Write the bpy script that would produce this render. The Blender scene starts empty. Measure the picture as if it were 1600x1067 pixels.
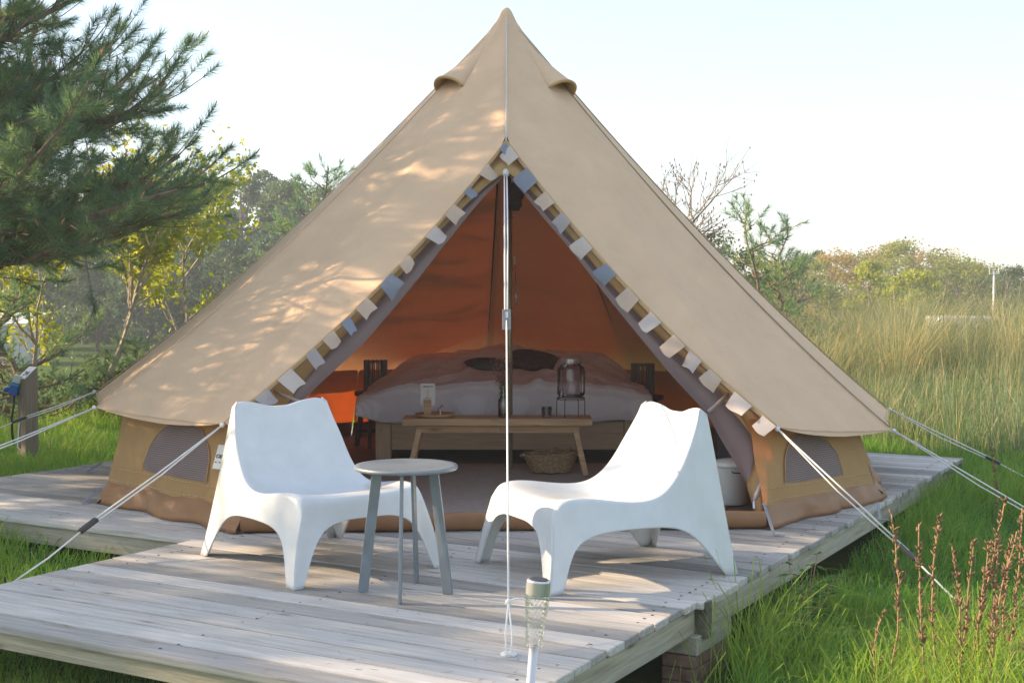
import bpy, bmesh, math, random
import numpy as np
from mathutils import Vector, Matrix, noise as mnoise

# ------------------------------------------------------------------ camera, sky, sun, exposure
scn = bpy.context.scene
COL = scn.collection
H = 1.28                                   # camera height above the deck
PITCH = math.atan(68.5 / 2000)
cam = bpy.data.cameras.new("camera")
cam.lens = 45.0; cam.sensor_width = 36.0; cam.clip_start = 0.05; cam.clip_end = 3000
cam_o = bpy.data.objects.new("camera", cam); COL.objects.link(cam_o)
cam_o.location = (0, 0, H); cam_o.rotation_euler = (math.pi / 2 - PITCH, 0, 0)
scn.camera = cam_o

SUN_EL, SUN_BEHIND = 23.5, 10.0            # degrees: low sun from the left, a little behind the tent
se, sb = math.radians(SUN_EL), math.radians(SUN_BEHIND)
SUN = Vector((-math.cos(se) * math.cos(sb), math.cos(se) * math.sin(sb), math.sin(se)))
world = bpy.data.worlds.new("World"); scn.world = world; world.use_nodes = True
wn = world.node_tree
sky = wn.nodes.new("ShaderNodeTexSky"); sky.sky_type = 'NISHITA'; sky.sun_disc = False
sky.sun_elevation = se; sky.sun_rotation = math.radians(270 + SUN_BEHIND)
sky.air_density = 1.0; sky.dust_density = 1.2; sky.ozone_density = 1.0
veil = wn.nodes.new("ShaderNodeMix"); veil.data_type = 'RGBA'                  # thin even high cloud over the blue
veil.inputs[0].default_value = 0.58; veil.inputs[7].default_value = (1.66, 1.80, 2.00, 1)
wn.links.new(sky.outputs[0], veil.inputs[6]); wn.links.new(veil.outputs[2], wn.nodes["Background"].inputs[0])
wn.nodes["Background"].inputs[1].default_value = 0.125
sl = bpy.data.lights.new("sun", 'SUN'); sl.energy = 2.9; sl.angle = math.radians(0.55); sl.color = (1.0, 0.76, 0.50)
so = bpy.data.objects.new("sun", sl); COL.objects.link(so); so.rotation_euler = SUN.to_track_quat('Z', 'Y').to_euler()
so.location = SUN * 40
scn.view_settings.view_transform = 'Standard'; scn.view_settings.look = 'None'
scn.view_settings.gamma = 1; scn.view_settings.use_curve_mapping = False
scn.view_settings.exposure = 1.92
scn.cycles.use_denoising = True
scn.cycles.max_bounces = 8; scn.cycles.diffuse_bounces = 4; scn.cycles.transmission_bounces = 6
scn.cycles.transparent_max_bounces = 24; scn.cycles.volume_bounces = 0

rnd = random.Random(7)
rng = np.random.default_rng(7)

def at(px, py, Y):
    """point of the place seen at pixel (px, py) of the 1600 x 1067 photograph, at distance Y"""
    x, z, y = (px - 800) / 2000, (533.5 - py) / 2000, 1.0
    c, s = math.cos(PITCH), math.sin(PITCH)
    d = Vector((x, y * c + z * s, z * c - y * s))
    k = Y / d.y
    return Vector((d.x * k, Y, H + d.z * k))

def onz(px, py, z=0.0):
    a, b = at(px, py, 1), None
    t = (z - H) / (a.z - H)
    return Vector((a.x * t, t, z))

# ------------------------------------------------------------------ helpers
def tag(o, label=None, cat=None, group=None, kind=None):
    if label: o["label"] = label
    if cat: o["category"] = cat
    if group: o["group"] = group
    if kind: o["kind"] = kind
    return o

def thing(name, label, cat, loc=(0, 0, 0), rz=0.0, group=None):
    o = bpy.data.objects.new(name, None); COL.objects.link(o)
    o.empty_display_size = 0.1
    o.location = loc; o.rotation_euler = (0, 0, rz)
    return tag(o, label, cat, group)

def link(name, me, m=None, parent=None, loc=None):
    if m is not None and not me.materials: me.materials.append(m)
    o = bpy.data.objects.new(name, me); COL.objects.link(o)
    if parent is not None: o.parent = parent
    if loc is not None: o.location = loc
    return o

def smooth(me, on=True):
    me.polygons.foreach_set("use_smooth", [on] * len(me.polygons)); me.update()

def mesh(name, V, F, m=None, parent=None, sm=False, uv=None):
    me = bpy.data.meshes.new(name); me.from_pydata([tuple(v) for v in V], [], F)
    me.validate(); me.update()
    if sm: smooth(me)
    return link(name, me, m, parent)

def np_mesh(name, V, T, m=None, parent=None, tint=None):
    V = np.ascontiguousarray(V, np.float32).reshape(-1, 3); T = np.ascontiguousarray(T, np.int32).reshape(-1, 3)
    me = bpy.data.meshes.new(name)
    me.vertices.add(len(V)); me.vertices.foreach_set("co", V.ravel())
    me.loops.add(T.size); me.loops.foreach_set("vertex_index", T.ravel())
    me.polygons.add(len(T)); me.polygons.foreach_set("loop_start", np.arange(0, T.size, 3, dtype=np.int32))
    me.polygons.foreach_set("loop_total", np.full(len(T), 3, np.int32))
    if tint is not None:
        a = me.attributes.new("tint", 'FLOAT', 'POINT'); a.data.foreach_set("value", np.ascontiguousarray(tint, np.float32).ravel())
    me.update(calc_edges=True)
    return link(name, me, m, parent)

class MB:
    """collects simple shapes; build() links them as one mesh"""
    def __init__(s): s.V = []; s.F = []
    def add(s, V, F):
        b = len(s.V); s.V += [Vector(v) for v in V]; s.F += [[i + b for i in f] for f in F]
    def box(s, x0, y0, z0, x1, y1, z1, M=None):
        V = [Vector((x, y, z)) for z in (z0, z1) for y in (y0, y1) for x in (x0, x1)]
        if M is not None: V = [M @ v for v in V]
        s.add(V, [(0, 2, 3, 1), (4, 5, 7, 6), (0, 1, 5, 4), (2, 6, 7, 3), (0, 4, 6, 2), (1, 3, 7, 5)])
    def tube(s, pts, r, n=8, caps=True):
        pts = [Vector(p) for p in pts]
        rs = r if isinstance(r, (list, tuple)) else [r] * len(pts)
        rings = []; up = None
        for i, p in enumerate(pts):
            t = (pts[min(i + 1, len(pts) - 1)] - pts[max(i - 1, 0)]).normalized()
            if up is None:
                up = t.orthogonal().normalized()
            else:
                up = (up - t * up.dot(t))
                up = up.normalized() if up.length > 1e-6 else t.orthogonal().normalized()
            w = t.cross(up)
            rings.append([p + (up * math.cos(a) + w * math.sin(a)) * rs[i] for a in (2 * math.pi * k / n for k in range(n))])
        V = [v for g in rings for v in g]; F = []
        for i in range(len(pts) - 1):
            for k in range(n):
                F.append([i * n + k, i * n + (k + 1) % n, (i + 1) * n + (k + 1) % n, (i + 1) * n + k])
        if caps:
            F.append(list(range(n))[::-1]); F.append([(len(pts) - 1) * n + k for k in range(n)])
        s.add(V, F)
    def lathe(s, prof, n=24, c=(0, 0, 0), sx=1.0, sy=1.0, closed=False):
        V = [Vector((c[0] + r * sx * math.cos(2 * math.pi * k / n), c[1] + r * sy * math.sin(2 * math.pi * k / n), c[2] + z)) for r, z in prof for k in range(n)]
        F = []
        for i in range(len(prof) - 1):
            for k in range(n):
                F.append([i * n + k, i * n + (k + 1) % n, (i + 1) * n + (k + 1) % n, (i + 1) * n + k])
        if not closed:
            F.append(list(range(n))[::-1]); F.append([(len(prof) - 1) * n + k for k in range(n)])
        s.add(V, F)
    def grid(s, rows):
        n = len(rows[0]); V = [v for r in rows for v in r]; F = []
        for i in range(len(rows) - 1):
            for k in range(n - 1): F.append([i * n + k, i * n + k + 1, (i + 1) * n + k + 1, (i + 1) * n + k])
        s.add(V, F)
    def build(s, name, m, parent=None, sm=False, bevel=0.0, seg=2, sub=0, solid=0.0, merge=False, autosm=None):
        me = bpy.data.meshes.new(name); me.from_pydata([tuple(v) for v in s.V], [], s.F); me.update()
        o = link(name, me, m, parent)
        if merge or bevel or True:
            bm = bmesh.new(); bm.from_mesh(me)
            if merge: bmesh.ops.remove_doubles(bm, verts=bm.verts, dist=merge if isinstance(merge, float) else 1e-4)
            bmesh.ops.recalc_face_normals(bm, faces=bm.faces)
            if bevel: bmesh.ops.bevel(bm, geom=list(bm.edges), offset=bevel, segments=seg, affect='EDGES', profile=0.6, clamp_overlap=True)
            bm.to_mesh(me); bm.free(); me.update()
        if solid:
            md = o.modifiers.new("solid", 'SOLIDIFY'); md.thickness = solid; md.offset = 0
        if sub:
            md = o.modifiers.new("sub", 'SUBSURF'); md.levels = sub; md.render_levels = sub
        if sm: smooth(me)
        return o

def align(p0, p1, up=Vector((0, 0, 1))):
    """matrix whose local x runs from p0 to p1, origin at p0"""
    x = (Vector(p1) - Vector(p0)).normalized(); y = Vector(up).cross(x).normalized(); z = x.cross(y)
    M = Matrix((x, y, z)).transposed().to_4x4(); M.translation = Vector(p0); return M

# ------------------------------------------------------------------ materials
def new_mat(name):
    m = bpy.data.materials.new(name); m.use_nodes = True
    nt = m.node_tree; b = nt.nodes["Principled BSDF"]
    return m, nt, b

def N(nt, t, **kw):
    n = nt.nodes.new(t)
    for k, v in kw.items():
        if k in n.inputs: n.inputs[k].default_value = v
        else: setattr(n, k, v)
    return n

def mixc(nt, fac, a, b, mode='MIX'):
    n = nt.nodes.new("ShaderNodeMix"); n.data_type = 'RGBA'; n.blend_type = mode
    for sock, v in ((0, fac), (6, a), (7, b)):
        if hasattr(v, "node"): nt.links.new(v, n.inputs[sock])
        elif sock == 0: n.inputs[0].default_value = v
        else: n.inputs[sock].default_value = (*v, 1) if len(v) == 3 else v
    return n.outputs[2]

def ramp(nt, src, stops):
    r = nt.nodes.new("ShaderNodeValToRGB"); e = r.color_ramp.elements
    while len(e) < len(stops): e.new(0.5)
    for i, (p, c) in enumerate(stops):
        e[i].position = p; e[i].color = (*c, 1) if len(c) == 3 else c
    nt.links.new(src, r.inputs[0]); return r.outputs[0]

def coords(nt, scale=(1, 1, 1), obj=True, rand=True):
    tc = nt.nodes.new("ShaderNodeTexCoord"); mp = nt.nodes.new("ShaderNodeMapping"); mp.inputs["Scale"].default_value = scale
    nt.links.new(tc.outputs["Object"], mp.inputs[0])
    if rand:
        oi = nt.nodes.new("ShaderNodeObjectInfo"); ml = N(nt, "ShaderNodeMath", operation='MULTIPLY'); ml.inputs[1].default_value = 37.0
        nt.links.new(oi.outputs["Random"], ml.inputs[0])
        cb = nt.nodes.new("ShaderNodeCombineXYZ")
        for i in range(3): nt.links.new(ml.outputs[0], cb.inputs[i])
        nt.links.new(cb.outputs[0], mp.inputs["Location"])
    return mp.outputs[0]

def bump(nt, b, h, strength, dist=0.01):
    n = nt.nodes.new("ShaderNodeBump"); n.inputs["Strength"].default_value = strength; n.inputs["Distance"].default_value = dist
    nt.links.new(h, n.inputs["Height"]); nt.links.new(n.outputs[0], b.inputs["Normal"])

def mat(name, col, rough=0.6, var=0.12, scale=6.0, metal=0.0, bmp=0.0, bscale=60.0, spec=0.5, trans=None, col2=None, stretch=(1, 1, 1)):
    m, nt, b = new_mat(name)
    v = coords(nt, stretch)
    n = N(nt, "ShaderNodeTexNoise", Scale=scale, Detail=6.0, Roughness=0.6); nt.links.new(v, n.inputs["Vector"])
    lo = tuple(c * (1 - var) for c in col); hi = col2 or tuple(min(1, c * (1 + var)) for c in col)
    c = ramp(nt, n.outputs[0], [(0.3, lo), (0.7, hi)])
    nt.links.new(c, b.inputs["Base Color"])
    b.inputs["Roughness"].default_value = rough; b.inputs["Metallic"].default_value = metal
    b.inputs["Specular IOR Level"].default_value = spec
    if bmp:
        n2 = N(nt, "ShaderNodeTexNoise", Scale=bscale, Detail=4.0); nt.links.new(v, n2.inputs["Vector"]); bump(nt, b, n2.outputs[0], bmp, 0.004)
    if trans:
        t = nt.nodes.new("ShaderNodeBsdfTranslucent"); t.inputs[0].default_value = (*trans[0], 1)
        mx = nt.nodes.new("ShaderNodeMixShader"); mx.inputs[0].default_value = trans[1]
        nt.links.new(b.outputs[0], mx.inputs[1]); nt.links.new(t.outputs[0], mx.inputs[2])
        nt.links.new(mx.outputs[0], nt.nodes["Material Output"].inputs[0])
    return m

def wood(name, dark, light, rough=0.75, gs=(1.2, 22, 22), objvar=0.25, knots=True, bmp=0.35, weather=None):
    """grain along local x"""
    m, nt, b = new_mat(name)
    v = coords(nt, gs)
    n = N(nt, "ShaderNodeTexNoise", Scale=2.2, Detail=8.0, Roughness=0.68, Distortion=0.6); nt.links.new(v, n.inputs["Vector"])
    c = ramp(nt, n.outputs[0], [(0.28, dark), (0.5, tuple((a + d) / 2 for a, d in zip(dark, light))), (0.72, light)])
    v3 = coords(nt, (3.5, 220, 220))
    n3 = N(nt, "ShaderNodeTexNoise", Scale=1.0, Detail=3.0); nt.links.new(v3, n3.inputs["Vector"])
    c = mixc(nt, 0.55, c, ramp(nt, n3.outputs[0], [(0.3, (0.62, 0.6, 0.58)), (0.65, (1, 1, 1))]), 'MULTIPLY')
    if weather:
        v4 = coords(nt, (1.6, 5, 5)); n4 = N(nt, "ShaderNodeTexNoise", Scale=1.0, Detail=7.0, Roughness=0.7); nt.links.new(v4, n4.inputs["Vector"])
        c = mixc(nt, ramp(nt, n4.outputs[0], [(0.48, (0, 0, 0)), (0.72, (0.8, 0.8, 0.8))]), c, weather)
    if knots:
        v2 = coords(nt, (1.9, 7, 7)); vo = N(nt, "ShaderNodeTexVoronoi", Scale=1.0); nt.links.new(v2, vo.inputs["Vector"])
        k = ramp(nt, vo.outputs["Distance"], [(0.03, (0.5, 0.44, 0.4)), (0.08, (0.85, 0.82, 0.8)), (0.14, (1, 1, 1))])
        c = mixc(nt, 1.0, c, k, 'MULTIPLY')
    oi = nt.nodes.new("ShaderNodeObjectInfo")
    c = mixc(nt, 1.0, c, ramp(nt, oi.outputs["Random"], [(0, (1 - objvar,) * 3), (0.5, (1, 0.985, 0.97)), (1, (1 + objvar * 0.5, 1 + objvar * .48, 1 + objvar * .46))]), 'MULTIPLY')
    nt.links.new(c, b.inputs["Base Color"]); b.inputs["Roughness"].default_value = rough
    b.inputs["Specular IOR Level"].default_value = 0.3
    bump(nt, b, n3.outputs[0], bmp, 0.003)
    return m

def leafmat(name, cols, trans=0.45, tr_boost=1.5, rough=0.55, spec=0.25):
    """per-leaf natural colour from the 'tint' attribute"""
    m, nt, b = new_mat(name)
    a = nt.nodes.new("ShaderNodeAttribute"); a.attribute_name = "tint"
    k = len(cols); c = ramp(nt, a.outputs["Fac"], [(i / max(1, k - 1), col) for i, col in enumerate(cols)])
    nt.links.new(c, b.inputs["Base Color"]); b.inputs["Roughness"].default_value = rough; b.inputs["Specular IOR Level"].default_value = spec
    t = nt.nodes.new("ShaderNodeBsdfTranslucent"); nt.links.new(mixc(nt, 1.0, c, (tr_boost * 1.1, tr_boost, tr_boost * 0.6), 'MULTIPLY'), t.inputs[0])
    mx = nt.nodes.new("ShaderNodeMixShader"); mx.inputs[0].default_value = trans
    nt.links.new(b.outputs[0], mx.inputs[1]); nt.links.new(t.outputs[0], mx.inputs[2])
    nt.links.new(mx.outputs[0], nt.nodes["Material Output"].inputs[0])
    return m

def cloth(name, col, tr=None, f=0.2, weave=900, rough=0.9, var=0.07, bmp=0.2, big=0.42):
    m, nt, b = new_mat(name)
    v = coords(nt, (1, 1, 1), rand=False)
    n = N(nt, "ShaderNodeTexNoise", Scale=3.0, Detail=7.0, Roughness=0.65); nt.links.new(v, n.inputs["Vector"])
    c = ramp(nt, n.outputs[0], [(0.3, tuple(x * (1 - var) for x in col)), (0.7, tuple(x * (1 + var) for x in col))])
    nt.links.new(c, b.inputs["Base Color"]); b.inputs["Roughness"].default_value = rough; b.inputs["Specular IOR Level"].default_value = 0.15
    nw = N(nt, "ShaderNodeTexNoise", Scale=weave, Detail=1.0); nt.links.new(v, nw.inputs["Vector"])
    nb = N(nt, "ShaderNodeTexNoise", Scale=4.0, Detail=5.0, Distortion=0.8); nt.links.new(v, nb.inputs["Vector"])
    b1 = nt.nodes.new("ShaderNodeBump"); b1.inputs["Strength"].default_value = bmp; b1.inputs["Distance"].default_value = 0.002
    b2 = nt.nodes.new("ShaderNodeBump"); b2.inputs["Strength"].default_value = big; b2.inputs["Distance"].default_value = 0.02
    nt.links.new(nb.outputs[0], b2.inputs["Height"]); nt.links.new(nw.outputs[0], b1.inputs["Height"])
    nt.links.new(b2.outputs[0], b1.inputs["Normal"]); nt.links.new(b1.outputs[0], b.inputs["Normal"])
    if tr:
        t = nt.nodes.new("ShaderNodeBsdfTranslucent"); t.inputs[0].default_value = (*tr, 1)
        mx = nt.nodes.new("ShaderNodeMixShader"); mx.inputs[0].default_value = f
        nt.links.new(b.outputs[0], mx.inputs[1]); nt.links.new(t.outputs[0], mx.inputs[2])
        nt.links.new(mx.outputs[0], nt.nodes["Material Output"].inputs[0])
    return m

MT = {
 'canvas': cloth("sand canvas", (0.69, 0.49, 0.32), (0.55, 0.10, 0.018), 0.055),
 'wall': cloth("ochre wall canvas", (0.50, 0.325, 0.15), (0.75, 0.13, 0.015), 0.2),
 'gold': cloth("ochre door canvas", (0.60, 0.42, 0.20), (0.8, 0.42, 0.15), 0.28),
 'net': cloth("lilac grey mosquito net", (0.33, 0.265, 0.265), (0.5, 0.4, 0.4), 0.25, weave=500),
 'netwin': cloth("window mesh", (0.31, 0.265, 0.27), (0.4, 0.3, 0.25), 0.2, weave=400),
 'pvc': mat("brown groundsheet", (0.29, 0.145, 0.062), 0.5, 0.12, 4, bmp=0.3, bscale=18),
 'seam': mat("seam tape", (0.36, 0.27, 0.17), 0.9, 0.1),
 'seamdark': mat("dark doubled seam", (0.10, 0.055, 0.03), 0.9, 0.1),
 'stitch': mat("pale stitching", (0.62, 0.5, 0.34), 0.9, 0.1),
 'ridge': mat("pale zip tape", (0.55, 0.53, 0.50), 0.7, 0.1),
 'rope': mat("white guy rope", (0.78, 0.77, 0.74), 0.8, 0.15, 200, bmp=0.5, bscale=400),
 'black': mat("black plastic", (0.03, 0.03, 0.035), 0.45, 0.1),
 'strap': mat("grey webbing", (0.27, 0.28, 0.31), 0.8, 0.3, 120),
 'white': mat("white moulded plastic", (0.62, 0.645, 0.655), 0.25, 0.05, 9, spec=0.45, bmp=0.04, bscale=300),
 'steel': mat("galvanised steel", (0.21, 0.245, 0.27), 0.40, 0.16, 9, metal=0.3),
 'brushed': mat("brushed stainless steel", (0.60, 0.60, 0.61), 0.25, 0.3, 60, metal=0.6, stretch=(1, 1, .02)),
 'pole': mat("brass toned steel pole", (0.42, 0.36, 0.20), 0.32, 0.1, 10, metal=0.35),
 'darkmetal': mat("dark wire", (0.07, 0.07, 0.075), 0.45, 0.1, metal=0.7),
 'deck': wood("weathered deck boards", (0.34, 0.325, 0.305), (0.66, 0.635, 0.60), 0.8, objvar=0.40, weather=(0.48, 0.48, 0.48)),
 'fascia': wood("grey green fascia boards", (0.30, 0.275, 0.20), (0.56, 0.515, 0.41), 0.8, objvar=0.12, weather=(0.42, 0.43, 0.40)),
 'mossy': mat("mossy board ends", (0.13, 0.12, 0.085), 0.95, 0.45, 14, bmp=0.6, bscale=50),
 'pine': wood("pale pine", (0.62, 0.46, 0.28), (0.80, 0.66, 0.46), 0.55, gs=(1.0, 12, 12), objvar=0.06, bmp=0.1),
 'oak': wood("oiled acacia", (0.40, 0.23, 0.11), (0.70, 0.47, 0.26), 0.45, gs=(1.0, 14, 14), objvar=0.18, bmp=0.12),
 'darkwood': wood("dark stool wood", (0.06, 0.035, 0.022), (0.14, 0.085, 0.05), 0.6, objvar=0.1),
 'greywood': wood("grey washed slats", (0.17, 0.155, 0.135), (0.28, 0.26, 0.235), 0.75, objvar=0.15, knots=False),
 'post': wood("weathered post", (0.20, 0.165, 0.12), (0.36, 0.31, 0.24), 0.85, gs=(25, 25, 1.2), objvar=0.05),
 'brick': mat("old red brick", (0.26, 0.125, 0.095), 0.9, 0.45, 9, bmp=0.7, bscale=45, col2=(0.36, 0.24, 0.19)),
 'sheet': cloth("white bed linen", (0.80, 0.80, 0.82), None, weave=700),
 'cushgrey': cloth("slate grey cushion", (0.10, 0.105, 0.105), None),
 'cushbrown': mat("brown plush", (0.085, 0.05, 0.028), 0.95, 0.6, 60, bmp=1.0, bscale=120),
 'wicker': mat("seagrass weave", (0.33, 0.22, 0.11), 0.85, 0.45, 50, bmp=0.9, bscale=160),
 'rug': None, 'fringe': mat("rug fringe", (0.62, 0.58, 0.52), 0.95, 0.2, 80),
 'enamel': mat("white enamel", (0.72, 0.73, 0.68), 0.3, 0.05, 5),
 'paper': mat("white card", (0.78, 0.76, 0.70), 0.8, 0.03),
 'ink': mat("black ink", (0.03, 0.03, 0.03), 0.8, 0.1),
 'red': mat("red print", (0.55, 0.10, 0.14), 0.8, 0.1),
 'blue': mat("blue plastic", (0.02, 0.12, 0.50), 0.35, 0.1),
 'bluelight': mat("light blue plastic", (0.03, 0.32, 0.55), 0.35, 0.1),
 'greyfab': mat("dark grey felt", (0.075, 0.08, 0.09), 0.95, 0.25, 40),
 'floor': mat("groundsheet floor", (0.10, 0.065, 0.055), 0.55, 0.2, 6),
 'bark': mat("pine bark", (0.20, 0.15, 0.11), 0.95, 0.4, 12, bmp=0.9, bscale=30, stretch=(1, 1, .3)),
 'twig': mat("pine twig", (0.17, 0.12, 0.075), 0.95, 0.35, 14),
 'birch': mat("smooth grey bark", (0.34, 0.29, 0.215), 0.85, 0.3, 9, bmp=0.4, bscale=30),
 'bare': mat("bare brown twigs", (0.20, 0.155, 0.12), 0.9, 0.3, 9),
 'bud': mat("pale bud", (0.40, 0.23, 0.13), 0.8, 0.25, 20),
 'soil': None,
 'plate': mat("white sign plate", (0.70, 0.72, 0.76), 0.4, 0.04),
 'shed': mat("pale grey cladding", (0.46, 0.47, 0.49), 0.7, 0.08, 2),
 'whitepaint': mat("white paint", (0.75, 0.75, 0.73), 0.5, 0.05),
 'flag_cream': cloth("cream linen", (0.62, 0.485, 0.385), (0.7, 0.6, 0.5), 0.25),
 'flag_white': cloth("white linen", (0.62, 0.545, 0.50), (0.7, 0.65, 0.6), 0.25),
 'flag_grey': cloth("light grey linen", (0.43, 0.395, 0.395), (0.5, 0.5, 0.5), 0.25),
 'flag_blue': cloth("blue grey denim", (0.25, 0.28, 0.345), (0.3, 0.3, 0.35), 0.2),
 'stalk': mat("dry brown stalk", (0.33, 0.205, 0.105), 0.9, 0.35, 30),
 'seedhead': mat("dry seed capsules", (0.21, 0.125, 0.07), 0.95, 0.45, 60),
}

def glass(name, tint=(0.93, 0.95, 0.95), rough=0.02, refl=1.2):
    m, nt, b = new_mat(name)
    g = nt.nodes.new("ShaderNodeBsdfGlossy"); g.inputs["Roughness"].default_value = rough; g.inputs[0].default_value = (0.9, 0.9, 0.9, 1)
    t = nt.nodes.new("ShaderNodeBsdfTransparent"); t.inputs[0].default_value = (*tint, 1)
    f = nt.nodes.new("ShaderNodeFresnel"); f.inputs[0].default_value = 1.5
    ad = N(nt, "ShaderNodeMath", operation='MULTIPLY_ADD'); ad.inputs[1].default_value = refl; ad.inputs[2].default_value = 0.03
    nt.links.new(f.outputs[0], ad.inputs[0])
    mx = nt.nodes.new("ShaderNodeMixShader"); nt.links.new(ad.outputs[0], mx.inputs[0]); nt.links.new(t.outputs[0], mx.inputs[1]); nt.links.new(g.outputs[0], mx.inputs[2])
    nt.links.new(mx.outputs[0], nt.nodes["Material Output"].inputs[0]); return m
MT['glass'] = glass("clear glass")
MT['acrylic'] = glass("clear acrylic", (0.985, 0.99, 0.985), 0.1, 0.7)
nt_ = MT['netwin'].node_tree; b_ = nt_.nodes["Principled BSDF"]; src_ = b_.inputs["Base Color"].links[0].from_socket
wv_ = N(nt_, "ShaderNodeTexWave", Scale=26.0, Distortion=1.5); wv_.bands_direction = 'Z'; nt_.links.new(coords(nt_, (1, 1, 1), rand=False), wv_.inputs["Vector"])
nt_.links.new(mixc(nt_, 1.0, src_, ramp(nt_, wv_.outputs[0], [(0.35, (0.72, 0.70, 0.70)), (0.65, (1.25, 1.2, 1.18))]), 'MULTIPLY'), b_.inputs["Base Color"])
out_ = nt_.nodes["Material Output"]; sh_ = out_.inputs[0].links[0].from_socket
tr_ = nt_.nodes.new("ShaderNodeBsdfTransparent"); mx_ = nt_.nodes.new("ShaderNodeMixShader"); mx_.inputs[0].default_value = 0.22          # open weave
nt_.links.new(sh_, mx_.inputs[1]); nt_.links.new(tr_.outputs[0], mx_.inputs[2]); nt_.links.new(mx_.outputs[0], out_.inputs[0])
MT['smoke'] = glass("pale violet glass", (0.80, 0.76, 0.80), 0.05)

def rugmat():
    m, nt, b = new_mat("flat woven rug")
    v = coords(nt, (1, 1, 1), rand=False)
    w = N(nt, "ShaderNodeTexWave", Scale=28.0, Distortion=3.0, Detail=3.0); w.bands_direction = 'Y'; nt.links.new(v, w.inputs["Vector"])
    w.inputs["Detail Scale"].default_value = 3.0
    n = N(nt, "ShaderNodeTexNoise", Scale=70.0, Detail=3.0); nt.links.new(v, n.inputs["Vector"])
    c = ramp(nt, w.outputs[0], [(0.2, (0.30, 0.25, 0.22)), (0.8, (0.54, 0.46, 0.41))])
    c = mixc(nt, 0.4, c, ramp(nt, n.outputs[0], [(0.3, (0.6, 0.6, 0.6)), (0.7, (1.15, 1.12, 1.1))]), 'MULTIPLY')
    nt.links.new(c, b.inputs["Base Color"]); b.inputs["Roughness"].default_value = 0.95; b.inputs["Specular IOR Level"].default_value = 0.1
    bump(nt, b, w.outputs[0], 0.5, 0.006); return m
MT['rug'] = rugmat()

def soilmat():
    m, nt, b = new_mat("grassy soil")
    v = coords(nt, (1, 1, 1), rand=False)
    n = N(nt, "ShaderNodeTexNoise", Scale=1.3, Detail=8.0, Roughness=0.7); nt.links.new(v, n.inputs["Vector"])
    n2 = N(nt, "ShaderNodeTexNoise", Scale=0.05, Detail=4.0); nt.links.new(v, n2.inputs["Vector"])
    c = ramp(nt, n.outputs[0], [(0.3, (0.035, 0.045, 0.012)), (0.55, (0.06, 0.10, 0.02)), (0.75, (0.11, 0.115, 0.04))])
    c = mixc(nt, 0.5, c, ramp(nt, n2.outputs[0], [(0.35, (0.06, 0.13, 0.03)), (0.65, (0.12, 0.15, 0.045))]))
    nt.links.new(c, b.inputs["Base Color"]); b.inputs["Roughness"].default_value = 1.0; b.inputs["Specular IOR Level"].default_value = 0.0
    bump(nt, b, n.outputs[0], 0.8, 0.05); return m
MT['soil'] = soilmat()

GRASS = leafmat("lawn grass", [(0.08, 0.205, 0.03), (0.125, 0.29, 0.045), (0.19, 0.365, 0.055), (0.30, 0.36, 0.08), (0.42, 0.36, 0.18)], 0.5, 1.5)
MARRAM = leafmat("dune grass", [(0.13, 0.205, 0.10), (0.20, 0.275, 0.155), (0.29, 0.34, 0.215), (0.48, 0.41, 0.23), (0.66, 0.56, 0.36)], 0.4, 1.3)
NEEDLE = leafmat("pine needles", [(0.10, 0.185, 0.125), (0.13, 0.23, 0.145), (0.18, 0.285, 0.145), (0.25, 0.31, 0.125)], 0.5, 1.4, 0.4, 0.4)
SPRING = leafmat("spring leaves", [(0.20, 0.27, 0.03), (0.30, 0.35, 0.035), (0.42, 0.42, 0.06)], 0.5, 1.4)
HERB = leafmat("herb leaves", [(0.04, 0.115, 0.022), (0.065, 0.16, 0.03), (0.10, 0.20, 0.04)], 0.4, 1.4)

# ------------------------------------------------------------------ terrain
def sstep(a, b, x):
    t = np.clip((x - a) / (b - a), 0, 1); return t * t * (3 - 2 * t)

def ground_h(x, y):
    x = np.asarray(x, float); y = np.asarray(y, float)
    z = -0.34 + 0.0 * x
    z = z + 0.15 * sstep(5.6, 7.5, y) * (1 - sstep(-1.8, 0.0, x))                       # lawn a little higher left of the deck
    z = z - 0.02 * sstep(-.2, .4, x) * (1 - sstep(5.4, 6.6, y)) * sstep(2.5, 4.0, y)
    z = z - 0.95 * sstep(14, 42, y) * (1 - 0.0 * x)
    z = z + 0.22 * sstep(1.5, 4.5, x) * sstep(5.5, 10, y)                           # right lawn rises towards the dune
    z = z + 0.62 * np.exp(-(((x - 6.4) / 3.3) ** 2) - (((y - 16.2) / 3.6) ** 2))     # the dune
    z = z + 0.42 * np.exp(-(((x - 11.5) / 3.0) ** 2) - (((y - 17.5) / 4.0) ** 2))
    z = z - 0.75 * sstep(40, 75, y) * sstep(4, 14, x)
    z = z + 0.035 * np.sin(x * 1.7 + 0.6 * y) * np.sin(y * 1.3 - 0.4 * x) * sstep(3.5, 9, np.hypot(x - 0, y - 7))
    z = z + 4.0 * sstep(120, 400, np.hypot(x, y - 0)) 
    return z

def axis(lo, hi, a, b, step):
    inner = np.arange(a, b + 1e-6, step)
    def out(d): 
        r = [step]; 
        while sum(r) < d: r.append(r[-1] * 1.22)
        return np.cumsum(r)
    return np.concatenate([a - out(a - lo)[::-1], inner, b + out(hi - b)])

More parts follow.
